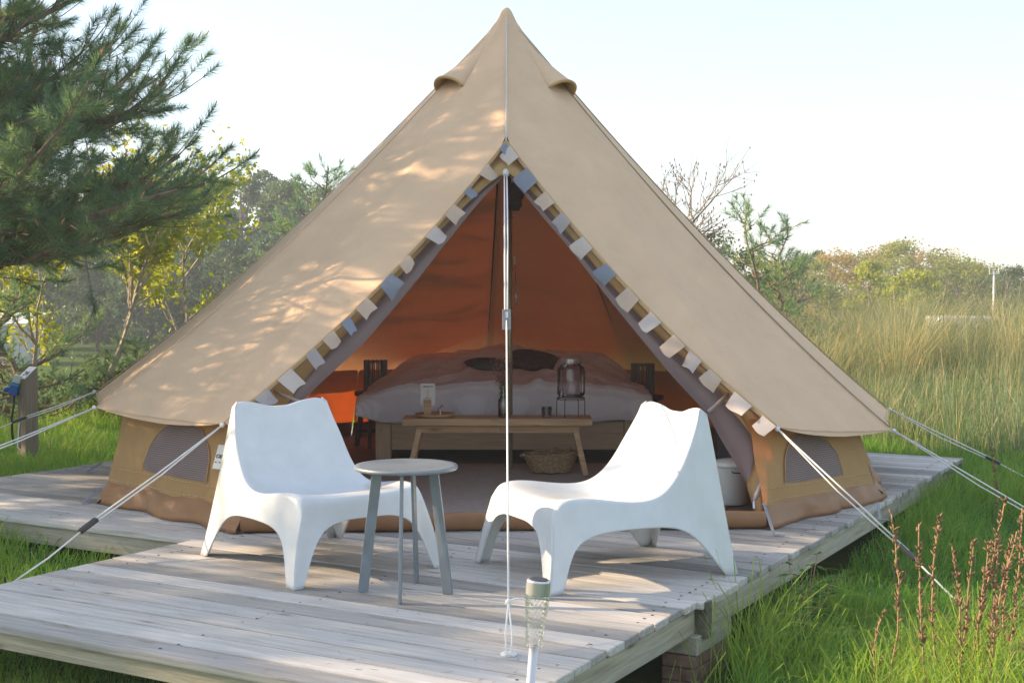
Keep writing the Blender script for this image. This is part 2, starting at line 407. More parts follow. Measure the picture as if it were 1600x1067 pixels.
def build_ground():
    xs = axis(-420, 420, -8, 16, 0.4); ys = axis(-160, 520, 0, 24, 0.4)
    X, Y = np.meshgrid(xs, ys); Z = ground_h(X, Y)
    V = np.stack([X, Y, Z], -1).reshape(-1, 3); nx = len(xs)
    i = (np.arange(len(ys) - 1)[:, None] * nx + np.arange(nx - 1)[None, :]).ravel()
    T = np.concatenate([np.stack([i, i + 1, i + nx + 1], 1), np.stack([i, i + nx + 1, i + nx], 1)])
    o = np_mesh("ground", V, T, MT['soil']); smooth(o.data)
    tag(o, kind="structure")
build_ground()

# ------------------------------------------------------------------ deck
VO = onz(1105, 938)                                              # right end of the joint between platform and main deck
U = Vector((math.sin(math.radians(30.0)), math.cos(math.radians(30.0)), 0))
Vd = Vector((math.cos(math.radians(28.9)), -math.sin(math.radians(28.9)), 0))
def dk(u, v, z=0.0): return VO + U * u + Vd * v + Vector((0, 0, z))

def build_deck():
    deck = thing("wooden_deck", "weathered grey timber deck carrying the tent, with a smaller platform in front", "deck", (VO.x, VO.y, -0.2))
    inv = Matrix.Translation(-Vector(deck.location))
    meshes = {}
    def board(name, p0, p1, width_dir, w, z0, z1, m, key=None, bev=0.004):
        """board from p0 to p1 (one long edge), w wide along width_dir"""
        L = (p1 - p0).length
        if key is None or key not in meshes:
            b = MB(); n = 2
            b.box(0, 0, z0, L, w, z1)
            me_o = b.build(name, m, deck, bevel=bev, seg=2); me = me_o.data; o = me_o
            if key: meshes[key] = me
        else:
            o = link(name, meshes[key], m, deck)
        x = (p1 - p0).normalized(); y = width_dir.normalized(); M = Matrix((x, y, Vector((0, 0, 1)))).transposed().to_4x4()
        M.translation = p0; o.matrix_local = inv @ M
        return o
    pw, gap = 0.148, 0.012
    k, u = 0, 0.012
    while u < 5.5:
        j = rnd.uniform(-0.012, 0.012); dz = rnd.uniform(-0.0015, 0.0015)
        board("plank", dk(u, -5.75 + j, dz), dk(u, -0.0 + j, dz), U, pw - gap, -0.032, 0.0, MT['deck'], "main%d" % (k % 4), bev=.006)
        u += pw; k += 1
    u, k, pf = -0.1395, 0, 0.1436
    while u > -1.74:
        j = rnd.uniform(-0.01, 0.01); dz = rnd.uniform(-0.0015, 0.0015)
        board("plank", dk(u, -2.86 + j, dz), dk(u, -0.028 + j, dz), U, pf - gap, -0.032, 0.0, MT['deck'], "front%d" % (k % 4), bev=.006)
        u -= pf; k += 1
    uf = u + pf
    n = lambda d: Vector((-d.y, d.x, 0))
    # fascia boards, a little back from the plank ends
    F = MT['fascia']
    board("fascia_board", dk(uf + 0.02, -2.83), dk(uf + 0.02, -0.05), U, 0.035, -0.102, -0.035, F)
    board("fascia_board", dk(uf + 0.06, -0.078), dk(-0.03, -0.078), -n(U) * 1, 0.035, -0.142, -0.035, F)
    board("fascia_board", dk(0.05, -0.05), dk(2.75, -0.05), -n(U), 0.035, -0.142, -0.035, F)
    board("fascia_board", dk(2.756, -0.05), dk(5.5, -0.05), -n(U), 0.035, -0.142, -0.035, F)
    board("fascia_board", dk(0.03, -5.72), dk(0.03, -2.75), U, 0.035, -0.142, -0.035, F)
    board("fascia_board", dk(uf + 0.06, -2.82), dk(0.0, -2.82), n(U), 0.035, -0.142, -0.035, F)
    board("fascia_board", dk(0.06, -5.70), dk(5.5, -5.70), n(U), 0.035, -0.142, -0.035, F)
    board("joint_post", dk(-0.022, -0.052), dk(0.042, -0.052), -n(U), 0.06, -0.16, -0.004, MT['mossy'], bev=0.006)
    for uu in (-0.9, 0.5, 1.9, 3.3, 4.7):
        v0 = -2.7 if uu < 0 else -5.6
        board("joist", dk(uu, v0), dk(uu, -0.16), U, 0.06, -0.095, -0.036, MT['mossy'])
    # screw heads
    s = MB()
    for uu in np.arange(uf + 0.05, 5.4, pw / 2):
        for v in (-0.12, -1.45, -2.72) + ((-4.1, -5.6) if uu > 0.02 else ()):
            if rnd.random() < 0.75:
                p = dk(uu + rnd.uniform(-.006, .006), v + rnd.uniform(-0.02, 0.02), 0.0)
                s.lathe([(0.0062, 0.0003), (0.006, 0.0014)], 6, p - Vector(deck.location))
    o = s.build("screw", MT['darkmetal'], deck); o["kind"] = "stuff"
    return deck
DECK = build_deck()

def build_pier(u, v, label, n=4, group=None):
    t = thing("brick_pier", label, "pier", dk(u, v, -0.445), math.radians(60), group)
    def piece(nm, x0, y0, z0, x1, y1, z1, m):
        b = MB(); b.box(x0, y0, z0, x1, y1, z1); return b.build(nm, m, t, bevel=0.006)
    for k in range(n):
        z = 0.02 + k * 0.057
        a = rnd.uniform(-.008, .008)
        piece("brick", -0.20 + a, -0.075, z - 0.026, 0.0 + a - .004, 0.075, z + 0.027, MT['brick'])
        piece("brick", 0.004 + a, -0.075, z - 0.026, 0.21 + a, 0.075, z + 0.027, MT['brick'])
    piece("timber_block", -0.2, -0.085, 0.02 + (n - 1) * .057 + .031, 0.21, 0.08, 0.302, MT['fascia'])
    return t
build_pier(0.13, -0.10, "low brick and timber pier under the deck's front right corner")

# ------------------------------------------------------------------ tent
CX, CY = -0.05, 9.45
ZA = 3.36
def pol(az, r, z):
    a = math.radians(az); return Vector((CX + r * math.sin(a), CY - r * math.cos(a), z))
APEX = Vector((CX + 0.01, CY, ZA))
# guy corners: right R0..R2, left L0..L2 measured, the rest of the ring behind
R0 = at(1212, 667, 7.0); L0 = at(350, 662, 6.98)
R1 = at(1394, 671, 8.15); L1 = at(150, 636, 8.0)
R2 = at(1388, 638, 9.75); L2 = at(150, 611, 9.7)
RING = [R0, R1, R2, pol(127, 2.95, .58), pol(156, 2.95, .6), pol(184, 2.95, .6), pol(-148, 2.95, .6), pol(-122, 2.98, .6), L2, L1, L0]
DOOR = at(791, 222, 8.25)                                          # peak of the doorway in the roof hem
def seam_pt(c, t, sag=0.125):
    p = APEX.lerp(c, t); k = 4 * t * (1 - t) * (0.85 + .35 * t)
    out = Vector((c.x - CX, c.y - CY, 0)).normalized()
    return p - Vector((0, 0, sag * 0.72 * k)) - out * (sag * 0.35 * k) + out * (0.035 if t < 0.02 else 0)

def build_tent():
    T = thing("bell_tent", "large sand coloured canvas bell tent with open doorway standing on the deck", "tent", (CX, CY, 0))
    off = Vector((CX, CY, 0))
    def B(mb, name, m, parent=T, **k):
        mb.V = [v - off for v in mb.V]; return mb.build(name, m, parent, **k)
    NT, NW = 22, 9
    roof = MB()
    def panel(a, b, valance=True):
        rows = []
        for i in range(NT + 1):
            t = i / NT; pa, pb = seam_pt(a, t), seam_pt(b, t); row = []
            for j in range(NW + 1):
                w = j / NW; p = pa.lerp(pb, w); k = 4 * w * (1 - w)
                rad = Vector((p.x - CX, p.y - CY, 0)); rl = rad.length
                if rl > 1e-5: p = p - rad.normalized() * (0.02 * k * t) - Vector((0, 0, .02 * k * t))
                wr = mnoise.noise(Vector((p.x * 1.3, p.y * 1.3, p.z * 2.0 + 4))) * 0.018 * math.sin(math.pi * min(1, t * 1.02)) * k
                p = p + rad.normalized() * wr if rl > 1e-5 else p
                if rl > 1e-5 and t > .5: p = p + rad.normalized() * (0.007 * k * ((t - .5) / .5) ** 2 * math.sin(w * 31 + t * 3))
                # scalloped hem
                if t > 0.85: p = p - rad.normalized() * (0.012 * k * ((t - .85) / .15) ** 2)
                row.append(p)
            rows.append(row)
        if valance:
            last = rows[-1]
            for q in (0.5, 1.0):
                r = []
                for j, p in enumerate(last):
                    w = j / NW; k = math.sin(math.pi * w) ** .7; rad = Vector((p.x - CX, p.y - CY, 0)).normalized()
                    r.append(p + rad * (0.016 * q * k + .006 * math.sin(j * 1.7) * q * k) + Vector((0, 0, -0.03 * q * k)))
                rows.append(r)
        roof.grid(rows)
        hems.append([p + Vector((p.x - CX, p.y - CY, 0)).normalized() * .005 for p in last])
    hems = []
    for i in range(len(RING) - 1): panel(RING[i], RING[i + 1])
    # the two front panels, cut away under the doorway hem
    def front(c, sgn):
        rows = []
        t0 = 0.405
        def ridge(s):
            p = APEX.lerp(DOOR, s); k = 4 * s * (1 - s)
            return p + Vector((0, -0.035 if s < 0.02 else 0, -0.03 * k))
        def hem(s):
            p = DOOR.lerp(c, s); k = 4 * s * (1 - s)
            return p + Vector((0, 0.02 * k, -0.105 * k))
        for i in range(NT + 1):
            t = i / NT
            pb = ridge(t / t0) if t <= t0 else hem((t - t0) / (1 - t0))
            pa = seam_pt(c, t); row = []
            for j in range(NW + 1):
                w = j / NW; p = pa.lerp(pb, w); k = 4 * w * (1 - w)
                nrm = Vector((sgn * 0.25, -0.6, 0.6))
                p = p + nrm * (-0.02 * k * t * (1 - t) * 4 + mnoise.noise(Vector((p.x * 1.5, p.y * 1.5, p.z * 2))) * 0.016 * k)
                row.append(p)
            rows.append(row)
        roof.grid(rows)
        return hem
    hemR = front(R0, 1); hemL = front(L0, -1)
    B(roof, "roof", MT['canvas'], sm=True, merge=0.0005, sub=1)
    # hem tape along the doorway, seams, ridge
    for hm in (hemR, hemL):
        s = MB(); s.tube([hm(k / 24) + Vector((0, -0.003, 0.002)) for k in range(25)], 0.011, 6); B(s, "hem_tape", MT['gold'], sm=True)
    for c in RING:
        if c in (R0, L0): continue
        if c in RING[3:8]:
            s = MB(); s.tube([seam_pt(c, 0.03 + 0.965 * k / 24) for k in range(25)], 0.011, 6); B(s, "seam", MT['seamdark'], sm=True); continue
        s = MB(); s.tube([seam_pt(c, 0.03 + 0.965 * k / 24) for k in range(25)], 0.003 if c in (L1, L2) else 0.0055, 5); B(s, "seam", MT['canvas'] if c in (L1, L2) else MT['seam'], sm=True)
    for hm_ in hems:
        s = MB(); s.tube(hm_, 0.0026, 4); B(s, "hem_stitching", MT['stitch'])
    s = MB(); s.tube([APEX.lerp(DOOR, k / 12) + Vector((0, -0.012, 0.006 - 0.03 * 4 * (k / 12) * (1 - k / 12))) for k in range(13)], 0.0055, 6); B(s, "ridge_zip", MT['ridge'], sm=True)
    # peak cap
    s = MB(); s.lathe([(0.135, -0.16), (0.098, -0.11), (0.062, -0.04), (0.036, 0.015), (0.016, 0.036), (0.003, 0.04)], 18, APEX); B(s, "peak_cap", MT['canvas'], sm=True)
    # vent hoods either side of the peak
    for az in (52, -52):
        c = RING[1].lerp(RING[0], .42) if az > 0 else RING[9].lerp(RING[10], .42)
        base0, rows = seam_pt(c, 0.06), []
        d = (seam_pt(c, 0.2) - seam_pt(c, .05)).normalized(); side = d.cross(Vector((0, 0, 1))).normalized(); up = side.cross(d).normalized()
        if up.z < 0: up = -up
        for i in range(9):
            t = i / 8; o = base0 + d * (0.56 * t); r = 0.03 + 0.115 * t ** 0.9; hh = 0.012 + 0.105 * t ** 1.7
            rows.append([o + side * (r * math.cos(a)) + up * (hh * math.sin(a) - 0.02) for a in (math.pi * k / 12 for k in range(13))])
        s = MB(); s.grid(rows); B(s, "vent_hood", MT['canvas'], sm=True, solid=0.006, sub=1)
        s = MB(); s.tube([p for p in rows[-1]], 0.011, 6); B(s, "vent_rim", MT['gold'], sm=True)
    # walls
    WR = [onz(1197, 827, 0), onz(1374, 781, 0), pol(97, 2.76, 0), pol(128, 2.76, 0), pol(157, 2.76, 0), pol(184, 2.76, 0), pol(-149, 2.78, 0), pol(-122, 2.80, 0), pol(-94, 2.72, 0), onz(160, 787, 0), onz(376, 834, 0)]
    def walltop(i):
        c = RING[i]; k = WR[i]; p = Vector((k.x, k.y, 0)); p -= (p - Vector((CX, CY, 0))).normalized() * .15; return Vector((p.x, p.y, min(c.z + 0.03, 0.62)))
    for i in range(len(RING) - 1):
        a, b, ta, tb = WR[i], WR[i + 1], walltop(i), walltop(i + 1)
        rows = []; n, mrow = 34, 8
        nrm = Vector(((a.x + b.x) / 2 - CX, (a.y + b.y) / 2 - CY, 0)).normalized()
        def wp(w, q):
            p = a.lerp(b, w).lerp(ta.lerp(tb, w), q); k = 4 * w * (1 - w)
            z = 0.105 + (p.z - 0.105) * 1.0 if False else None
            f = mnoise.noise(Vector((w * 7 + i * 9.1, q * 2.2, 3.3))) * 0.045 * (1 - q) * min(1, 6 * w * (1 - w)) + math.sin((w * 2.4 + q * .8 + i) * 6.3) * 0.010 * (1 - q) + 0.016 * (1 - min(1, 3.5 * abs(mnoise.noise(Vector((w * 4.5 - q * 1.6 + i * 3.7, q * 1.3 + w, 8))))))
            return p + nrm * (0.012 * k + f - 0.01)
        q0 = 0.20
        for r in range(mrow + 1): rows.append([wp(j / n, q0 + (1 - q0) * r / mrow) for j in range(n + 1)])
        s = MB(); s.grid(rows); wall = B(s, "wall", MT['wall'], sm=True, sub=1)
        # brown skirt with a soft crumpled fold
        rows = []
        for r, (q, out) in enumerate([(0.222, -0.006), (0.20, 0.004), (0.15, 0.010), (0.10, 0.020), (0.05, 0.016), (0.012, 0.022), (0.004, -0.03)]):
            rows.append([wp(j / n, q) + nrm * (out + (0.014 * mnoise.noise(Vector((j * 0.22 + i * 5, r * 0.55, 7))) + 0.012 * (1 - min(1, 4 * abs(mnoise.noise(Vector((j * .16 + r * .35 + i * 7, r * .2, 2))))))) * (1 if 0 < r < 6 else .1)) + Vector((0, 0, 0.012 * mnoise.noise(Vector((j * .2 + i * 3, r, 1))) if r < 4 else 0)) for j in range(n + 1)])
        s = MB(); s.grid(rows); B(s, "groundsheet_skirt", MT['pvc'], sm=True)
        for q in (0.36, 0.245):
            s = MB()
            for j in range(0, 40):
                w0 = (j + .15) / 40; w1 = (j + .75) / 40
                p0, p1 = wp(w0, q) + nrm * 0.006, wp(w1, q) + nrm * 0.006
                s.tube([p0, p1], 0.0022, 4, False)
            B(s, "wall_stitching", MT['stitch'])
        if i in (0, 9):                                            # half-round mesh windows
            w0, w1 = (0.20, 0.72) if i == 0 else (0.26, 0.755)
            def win(eps, grow):
                rows = []
                for r in range(9):
                    q = 0.385 + (0.90 - 0.385 + grow) * r / 8; h = r / 8
                    half = (w1 - w0) / 2 * math.sqrt(max(0.0, 1 - (h * 0.985) ** 2.4)) + grow * .2; c = (w0 + w1) / 2
                    rows.append([wp(c - half + 2 * half * j / 14, q) + nrm * eps for j in range(15)])
                return rows
            s = MB(); s.grid(win(0.006, 0)); o = B(s, "window", MT['netwin'], sm=True, sub=1)
            s = MB(); rr = win(0.009, 0.0)
            edge = [r[0] for r in rr] + rr[-1][1:-1] + [r[-1] for r in rr[::-1]]
            s.tube(edge, 0.0032, 5); B(s, "window_piping", MT['gold'], o, sm=True)
        if i == 9:                                                 # sewn maker's label
            q = 0.62; cs = [wp(0.785, .52), wp(0.885, .52), wp(0.885, .73), wp(0.785, .73)]
            cs = [c_ + nrm * 0.016 for c_ in cs]; cs[2] = cs[1] + (cs[3] - cs[0])
            s = MB(); s.add(cs, [(0, 1, 2, 3)]); lab = B(s, "maker_label", MT['paper'], solid=0.002)
            ex = (cs[1] - cs[0]).normalized(); ez = (cs[3] - cs[0]).normalized(); nrm = ex.cross(ez).normalized()
            text_mesh("campca", 0.046, cs[0] - off + ez * 0.062 + ex * 0.008 + nrm * 0.004, ex, ez, MT['ink'], "lettering", lab)
            s = MB()
            for k in range(2):
                p = cs[0] + ex * (0.01 + 0.03 * k) + ez * 0.035 + nrm * .003
                s.add([p, p + ex * .014, p + ex * .014 + ez * .006, p + ez * .006], [(0, 1, 2, 3)])
            B(s, "printed_dash", MT['ink'], lab)
            s = MB(); p = cs[0] + ex * 0.075 + ez * 0.012 + nrm * .003
            s.add([p, p + ex * .05, p + ex * .043 + ez * .018, p + ex * .025 + ez * .034, p + ex * .008 + ez * .018], [(0, 1, 2, 3, 4)])
            B(s, "printed_emblem", MT['red'], lab)
    # door sill of groundsheet between the two front wall corners
    a, b = WR[-1], WR[0]; rows = []
    for q, zz, yy in ((0, 0.004, 0.05), (1, 0.006, 0.0), (2, 0.06, -0.012), (3, 0.105, 0.004), (4, 0.11, 0.015), (5, 0.02, 0.03)):
        rows.append([a.lerp(b, j / 30) + Vector((0, yy + 0.008 * mnoise.noise(Vector((j * .5, q, 2))) , zz + (0.012 * mnoise.noise(Vector((j * .35, q * .5, 5))) if q in (2, 3, 4) else 0))) for j in range(31)])
    s = MB(); s.grid(rows); B(s, "door_sill", MT['pvc'], sm=True, sub=1)
    # inside floor
    s = MB(); ring = [Vector((CX + (p.x - CX) * .985, CY + (p.y - CY) * .985, 0.006)) for p in WR]; s.add(ring, [list(range(len(ring)))]); B(s, "floor", MT['floor'])
    # door curtains drawn aside: ochre canvas and lilac net, hanging in the plane of the doorway
    P0 = DOOR + Vector((0, 0.02, 0)); slope = (P0.y - 7.05) / P0.z
    def dp(px, py, back):
        z = 1.0; Y = 7.5
        for _ in range(12):
            p = at(px, py, Y); Y = 7.05 + max(p.z, 0) * slope + back
        return at(px, py, Y)
    def strip(outer, inner, back, name, m, amp=0.012, n=28):
        def samp(pts, t):
            d = [0]
            for i in range(1, len(pts)): d.append(d[-1] + math.hypot(pts[i][0] - pts[i - 1][0], pts[i][1] - pts[i - 1][1]))
            x = t * d[-1]
            for i in range(1, len(pts)):
                if x <= d[i] + 1e-9:
                    f = (x - d[i - 1]) / max(1e-9, d[i] - d[i - 1]); return (pts[i - 1][0] + f * (pts[i][0] - pts[i - 1][0]), pts[i - 1][1] + f * (pts[i][1] - pts[i - 1][1]))
            return pts[-1]
        rows = []
        for k in range(n + 1):
            t = k / n; o_, i_ = samp(outer, t), samp(inner, t); row = []
            for j in range(9):
                f = j / 8; p = dp(o_[0] + f * (i_[0] - o_[0]), o_[1] + f * (i_[1] - o_[1]), back)
                row.append(p + Vector((0, amp * math.sin(f * 7.0 + t * 3) + 0.01 * mnoise.noise(Vector((f * 3, t * 6, back * 90))), 0)))
            rows.append(row)
        s = MB(); s.grid(rows); return B(s, name, m, sm=True, sub=1)
    strip([(791, 224), (740, 276), (690, 325), (640, 376), (590, 430), (540, 486), (490, 535), (440, 578), (395, 618), (352, 672)],
          [(791, 268), (757, 292), (716, 331), (685, 362), (640, 412), (592, 470), (541, 520), (498, 565), (447, 632), (425, 690)], 0.014, "door_canvas", MT['gold'])
    strip([(791, 224), (835, 272), (880, 322), (925, 372), (970, 425), (1015, 480), (1060, 532), (1110, 582), (1160, 625), (1208, 670)],
          [(791, 268), (832, 298), (872, 344), (905, 384), (948, 436), (990, 484), (1040, 535), (1092, 580), (1140, 625), (1184, 694)], 0.014, "door_canvas", MT['gold'])
    strip([(1150, 630), (1165, 640), (1185, 650), (1206, 664), (1204, 700), (1200, 740), (1196, 780), (1193, 800)],
          [(1128, 618), (1138, 636), (1155, 655), (1183, 690), (1183, 710), (1176, 735), (1166, 755), (1178, 798)], 0.03, "door_canvas", MT['gold'])
    strip([(352, 672), (348, 720), (345, 770), (345, 805)], [(425, 690), (405, 720), (385, 760), (370, 805)], 0.03, "door_canvas", MT['gold'])
    strip([(791, 262), (756, 288), (714, 328), (683, 359), (636, 408), (588, 466), (537, 516), (488, 566), (440, 625), (412, 680), (395, 740), (385, 790)],
          [(788, 276), (752, 312), (722, 348), (690, 388), (650, 440), (613, 484), (569, 536), (534, 568), (500, 599), (470, 628), (440, 690), (400, 780)], 0.075, "mosquito_net", MT['net'])
    strip([(791, 262), (834, 300), (874, 347), (908, 387), (950, 440), (993, 488), (1043, 540), (1096, 585), (1136, 622), (1156, 652), (1187, 694), (1184, 722), (1172, 752)],
          [(796, 276), (826, 312), (857, 350), (882, 378), (906, 408), (957, 474), (1009, 538), (1048, 585), (1084, 624), (1108, 648), (1122, 680), (1141, 710), (1166, 756)], 0.075, "mosquito_net", MT['net'])
    s = MB(); s.tube([dp(1138, 615, 0.02), dp(1122, 630, 0.005), dp(1107, 643, 0.05)], 0.012, 6); B(s, "tie_band", MT['flag_white'], sm=True)
    s = MB(); s.tube([dp(426, 610, 0.02), dp(444, 618, 0.005), dp(468, 627, 0.05)], 0.010, 6); B(s, "tie_band", MT['flag_white'], sm=True)
    # zip hanging open at the right door edge
    s = MB(); pz = [dp(x, y, -0.03) for x, y in ((1197, 718), (1194, 735), (1190, 755), (1183, 772), (1178, 783))]
    s.tube(pz, [0.010, 0.013, 0.015, 0.016, 0.010], 6); B(s, "zip", MT['strap'], sm=True)
    s = MB(); s.tube([dp(1178, 783, -0.035), dp(1178, 795, -0.035)], 0.008, 6); B(s, "zip_puller", MT['brushed'])
    # webbing pegging straps
    for p0, p1 in (((1193, 785), (1210, 836)), ((1372, 784), (1375, 812)), ((376, 798), (356, 832)), ((158, 762), (128, 786)), ((160, 722), (135, 738))):
        a_ = onz(*p1, 0.004); b_ = at(p0[0], p0[1], a_.y + 0.12)
        M = align(a_, b_, Vector((0, -1, 0.3))); L = (b_ - a_).length
        s = MB(); s.box(0, -0.008, -0.001, L, 0.008, 0.001, M); s.tube([a_, a_ + Vector((0.035, -0.012, 0.004)), a_ + Vector((.05, -.02, .002))], 0.0045, 5)
        B(s, "webbing_strap", MT['strap'])
    # centre pole
    s = MB(); s.tube([Vector((CX + 0.035, CY, 0.01)), Vector((CX + 0.03, CY, 1.95))], 0.021, 12); B(s, "centre_pole", MT['pole'], sm=True)
    s = MB(); s.tube([Vector((CX + 0.03, CY, 1.95)), Vector((CX + 0.01, CY, 3.32))], 0.0185, 12); B(s, "centre_pole", MT['darkmetal'], sm=True)
    return T, hemL, hemR, dp

def text_mesh(txt, size, origin, ex, ez, m, name, parent, center=False):
    cu = bpy.data.curves.new(name, 'FONT'); cu.body = txt; cu.size = size; cu.extrude = 0.0006
    if center: cu.align_x = 'CENTER'
    o = bpy.data.objects.new("tmp", cu); COL.objects.link(o)
    dg = bpy.context.evaluated_depsgraph_get(); me = bpy.data.meshes.new_from_object(o.evaluated_get(dg))
    bpy.data.objects.remove(o); bpy.data.curves.remove(cu)
    n = ex.cross(ez).normalized(); ez = n.cross(ex)
    M = Matrix((ex, ez, n)).transposed().to_4x4(); M.translation = origin
    me.transform(M); me.name = name; me.materials.clear()
    return link(name, me, m, parent)

TENT, HEML, HEMR, DP = build_tent()

# ------------------------------------------------------------------ guy ropes
def rope(label, pts, r=0.0046, double_to=None, slider=None, peg=True, tail=None):
    """guy line: list of points; doubled up to the slider when given"""
    o = Vector(pts[-1])
    t = thing("guy_rope", label, "rope", o, 0, "guy ropes of the bell tent")
    P = [Vector(p) - o for p in pts]
    b = MB()
    def lerp(f): return P[0].lerp(P[-1], f)
    if slider:
        s0 = lerp(slider); d = (P[-1] - P[0]).normalized(); side = d.cross(Vector((0.2, 1, 0.1))).normalized() * 0.011
        b.tube([P[0], P[0].lerp(s0, .5) + side + Vector((0, 0, -.008)), s0 + side * 0.7], r, 6); b.tube([P[0], P[0].lerp(s0, .5) - side + Vector((0, 0, -.014)), s0 - side * .7], r * 0.9, 6)
        b.tube([s0, s0.lerp(P[-1], .5) + Vector((0, 0, -.012)), P[-1]], r, 6)
    else:
        b.tube([P[0], P[0].lerp(P[-1], .5) + Vector((0, 0, -.015)), P[-1]], r, 6)
    if tail: b.tube([s0, s0 + Vector((0.0, -0.02, -0.08)), s0 + Vector((-0.01, -0.02, -tail)), s0 + Vector((0.015, -.02, -tail - .03))], r * .9, 6)
    b.lathe([(0.004, -0.014), (0.013, -0.007), (0.013, 0.007), (0.004, 0.014)], 8, P[0].lerp(P[-1], .01))
    b.build("cord", MT['rope'], t, sm=True)
    if slider:
        M = align(s0 - d * 0.055, s0 + d * 0.055)
        s = MB(); s.box(0, -0.016, -0.011, 0.11, 0.016, 0.011, M); s.build("slider", MT['black'], t, bevel=0.006)
    if peg:
        s = MB(); s.tube([P[-1] + Vector((0, 0, 0.05)), P[-1] + Vector((0.0, 0.02, -0.12))], 0.005, 6); s.build("peg", MT['darkmetal'], t)
    return t

gl = float(ground_h(-1.9, 5.6)); 
def gp(px, py):                      # where a ray meets the ground
    Y = 5.0
    for _ in range(40):
        p = at(px, py, Y); z = float(ground_h(p.x, p.y)); q = onz(px, py, z); Y = 0.5 * Y + 0.5 * q.y
    return onz(px, py, z)
rope("doubled white guy rope from the left door corner down beside the platform", [L0, onz(8, 918, -0.05)], slider=0.66, tail=None)
rope("white guy rope from the right door corner to the grass among dry stalks", [R0, gp(1548, 985)], slider=0.64)
rope("lower of the two white guy ropes leaving the tent's left eave", [L1, at(-160, 760, 6.9)], slider=0.85)
rope("white guy rope passing before the numbered post with a hanging tail", [L2, at(-120, 712, 9.4)], slider=0.45, tail=.2)
rope("lower of the two white guy ropes leaving the tent's right eave", [R1, at(1720, 865, 7.3)], slider=0.9)
rope("white guy rope with black slider from the right rear eave over the dune grass", [R2, gp(1700, 792)], slider=0.55)
rope("thin white guy rope at the rear right showing above the deck boards", [RING[3], gp(1480, 712)], r=.005)

# front rope from the doorway peak down to the platform
def build_front_rope():
    top = at(790, 270, 8.2); end = onz(795, 1024, 0.012); o = onz(795, 1024, 0)
    t = thing("front_rope", "long white rope hanging in front of the doorway tied to the platform boards", "rope", o)
    P = lambda p: Vector(p) - o
    f = lambda k: top.lerp(end, k)
    # slider seen at y = 505
    ks = 0.5
    for _ in range(30):
        q = f(ks); c, s = math.cos(PITCH), math.sin(PITCH); zz = (q.z - H)
        d = q.y * c - zz * s; py = 533.5 - 2000 * (zz * c + q.y * s) / d
        ks += (500 - py) * 0.0006
    b = MB(); sx = Vector((0.008, 0, 0))
    b.tube([P(top) - sx, P(f(ks * .5)) - sx * 1.0, P(f(ks)) - sx], 0.0048, 8)
    b.tube([P(top) + sx, P(f(ks * .5)) + sx * 1.2, P(f(ks)) + sx * .5], 0.0046, 8)
    knot = f(0.935)
    b.tube([P(f(ks)), P(f((ks + .93) / 2)) + Vector((0, 0, -.01)), P(knot)], 0.0042, 8)
    b.lathe([(0.004, -0.012), (0.012, -0.005), (0.012, 0.005), (0.004, 0.012)], 10, P(knot))
    for sg in (-1, 1): b.tube([P(knot), P(knot.lerp(end, .6)) + Vector((0.012 * sg, 0, 0)), P(end) + Vector((0.008 * sg, 0, 0))], 0.0034, 6)
    k0 = P(knot); b.tube([k0, k0 + Vector((0.02, 0, 0.012)), k0 + Vector((0.05, 0, 0.014)), k0 + Vector((0.08, 0, 0.0)), k0 + Vector((.09, 0, -.012))], 0.004, 6)
    b.build("cord", MT['rope'], t, sm=True)
    s = MB(); q = P(f(ks)); 
    s.box(-0.022, -0.006, -0.05, -0.008, 0.006, 0.05, Matrix.Translation(q)); s.box(0.008, -0.006, -0.05, 0.022, 0.006, 0.05, Matrix.Translation(q))
    for z in (-0.05, 0.0, 0.042): s.box(-0.022, -0.0065, z, 0.022, 0.0065, z + 0.012, Matrix.Translation(q))
    so_ = s.build("tension_slider", MT['strap'], t, bevel=0.002)
    s = MB(); q = P(top); s.lathe([(0.006, -0.03), (0.026, -0.018), (0.03, 0.0), (0.022, 0.02), (0.004, 0.028)], 12, q); s.build("pulley_knob", MT['rope'], t, sm=True)
    s = MB(); s.lathe([(0.026, -0.010), (0.03, -0.006), (0.03, 0.0), (0.012, 0.003)], 16, (0, 0, 0.010)); s.build("deck_eye", MT['whitepaint'], t, sm=True)
build_front_rope()

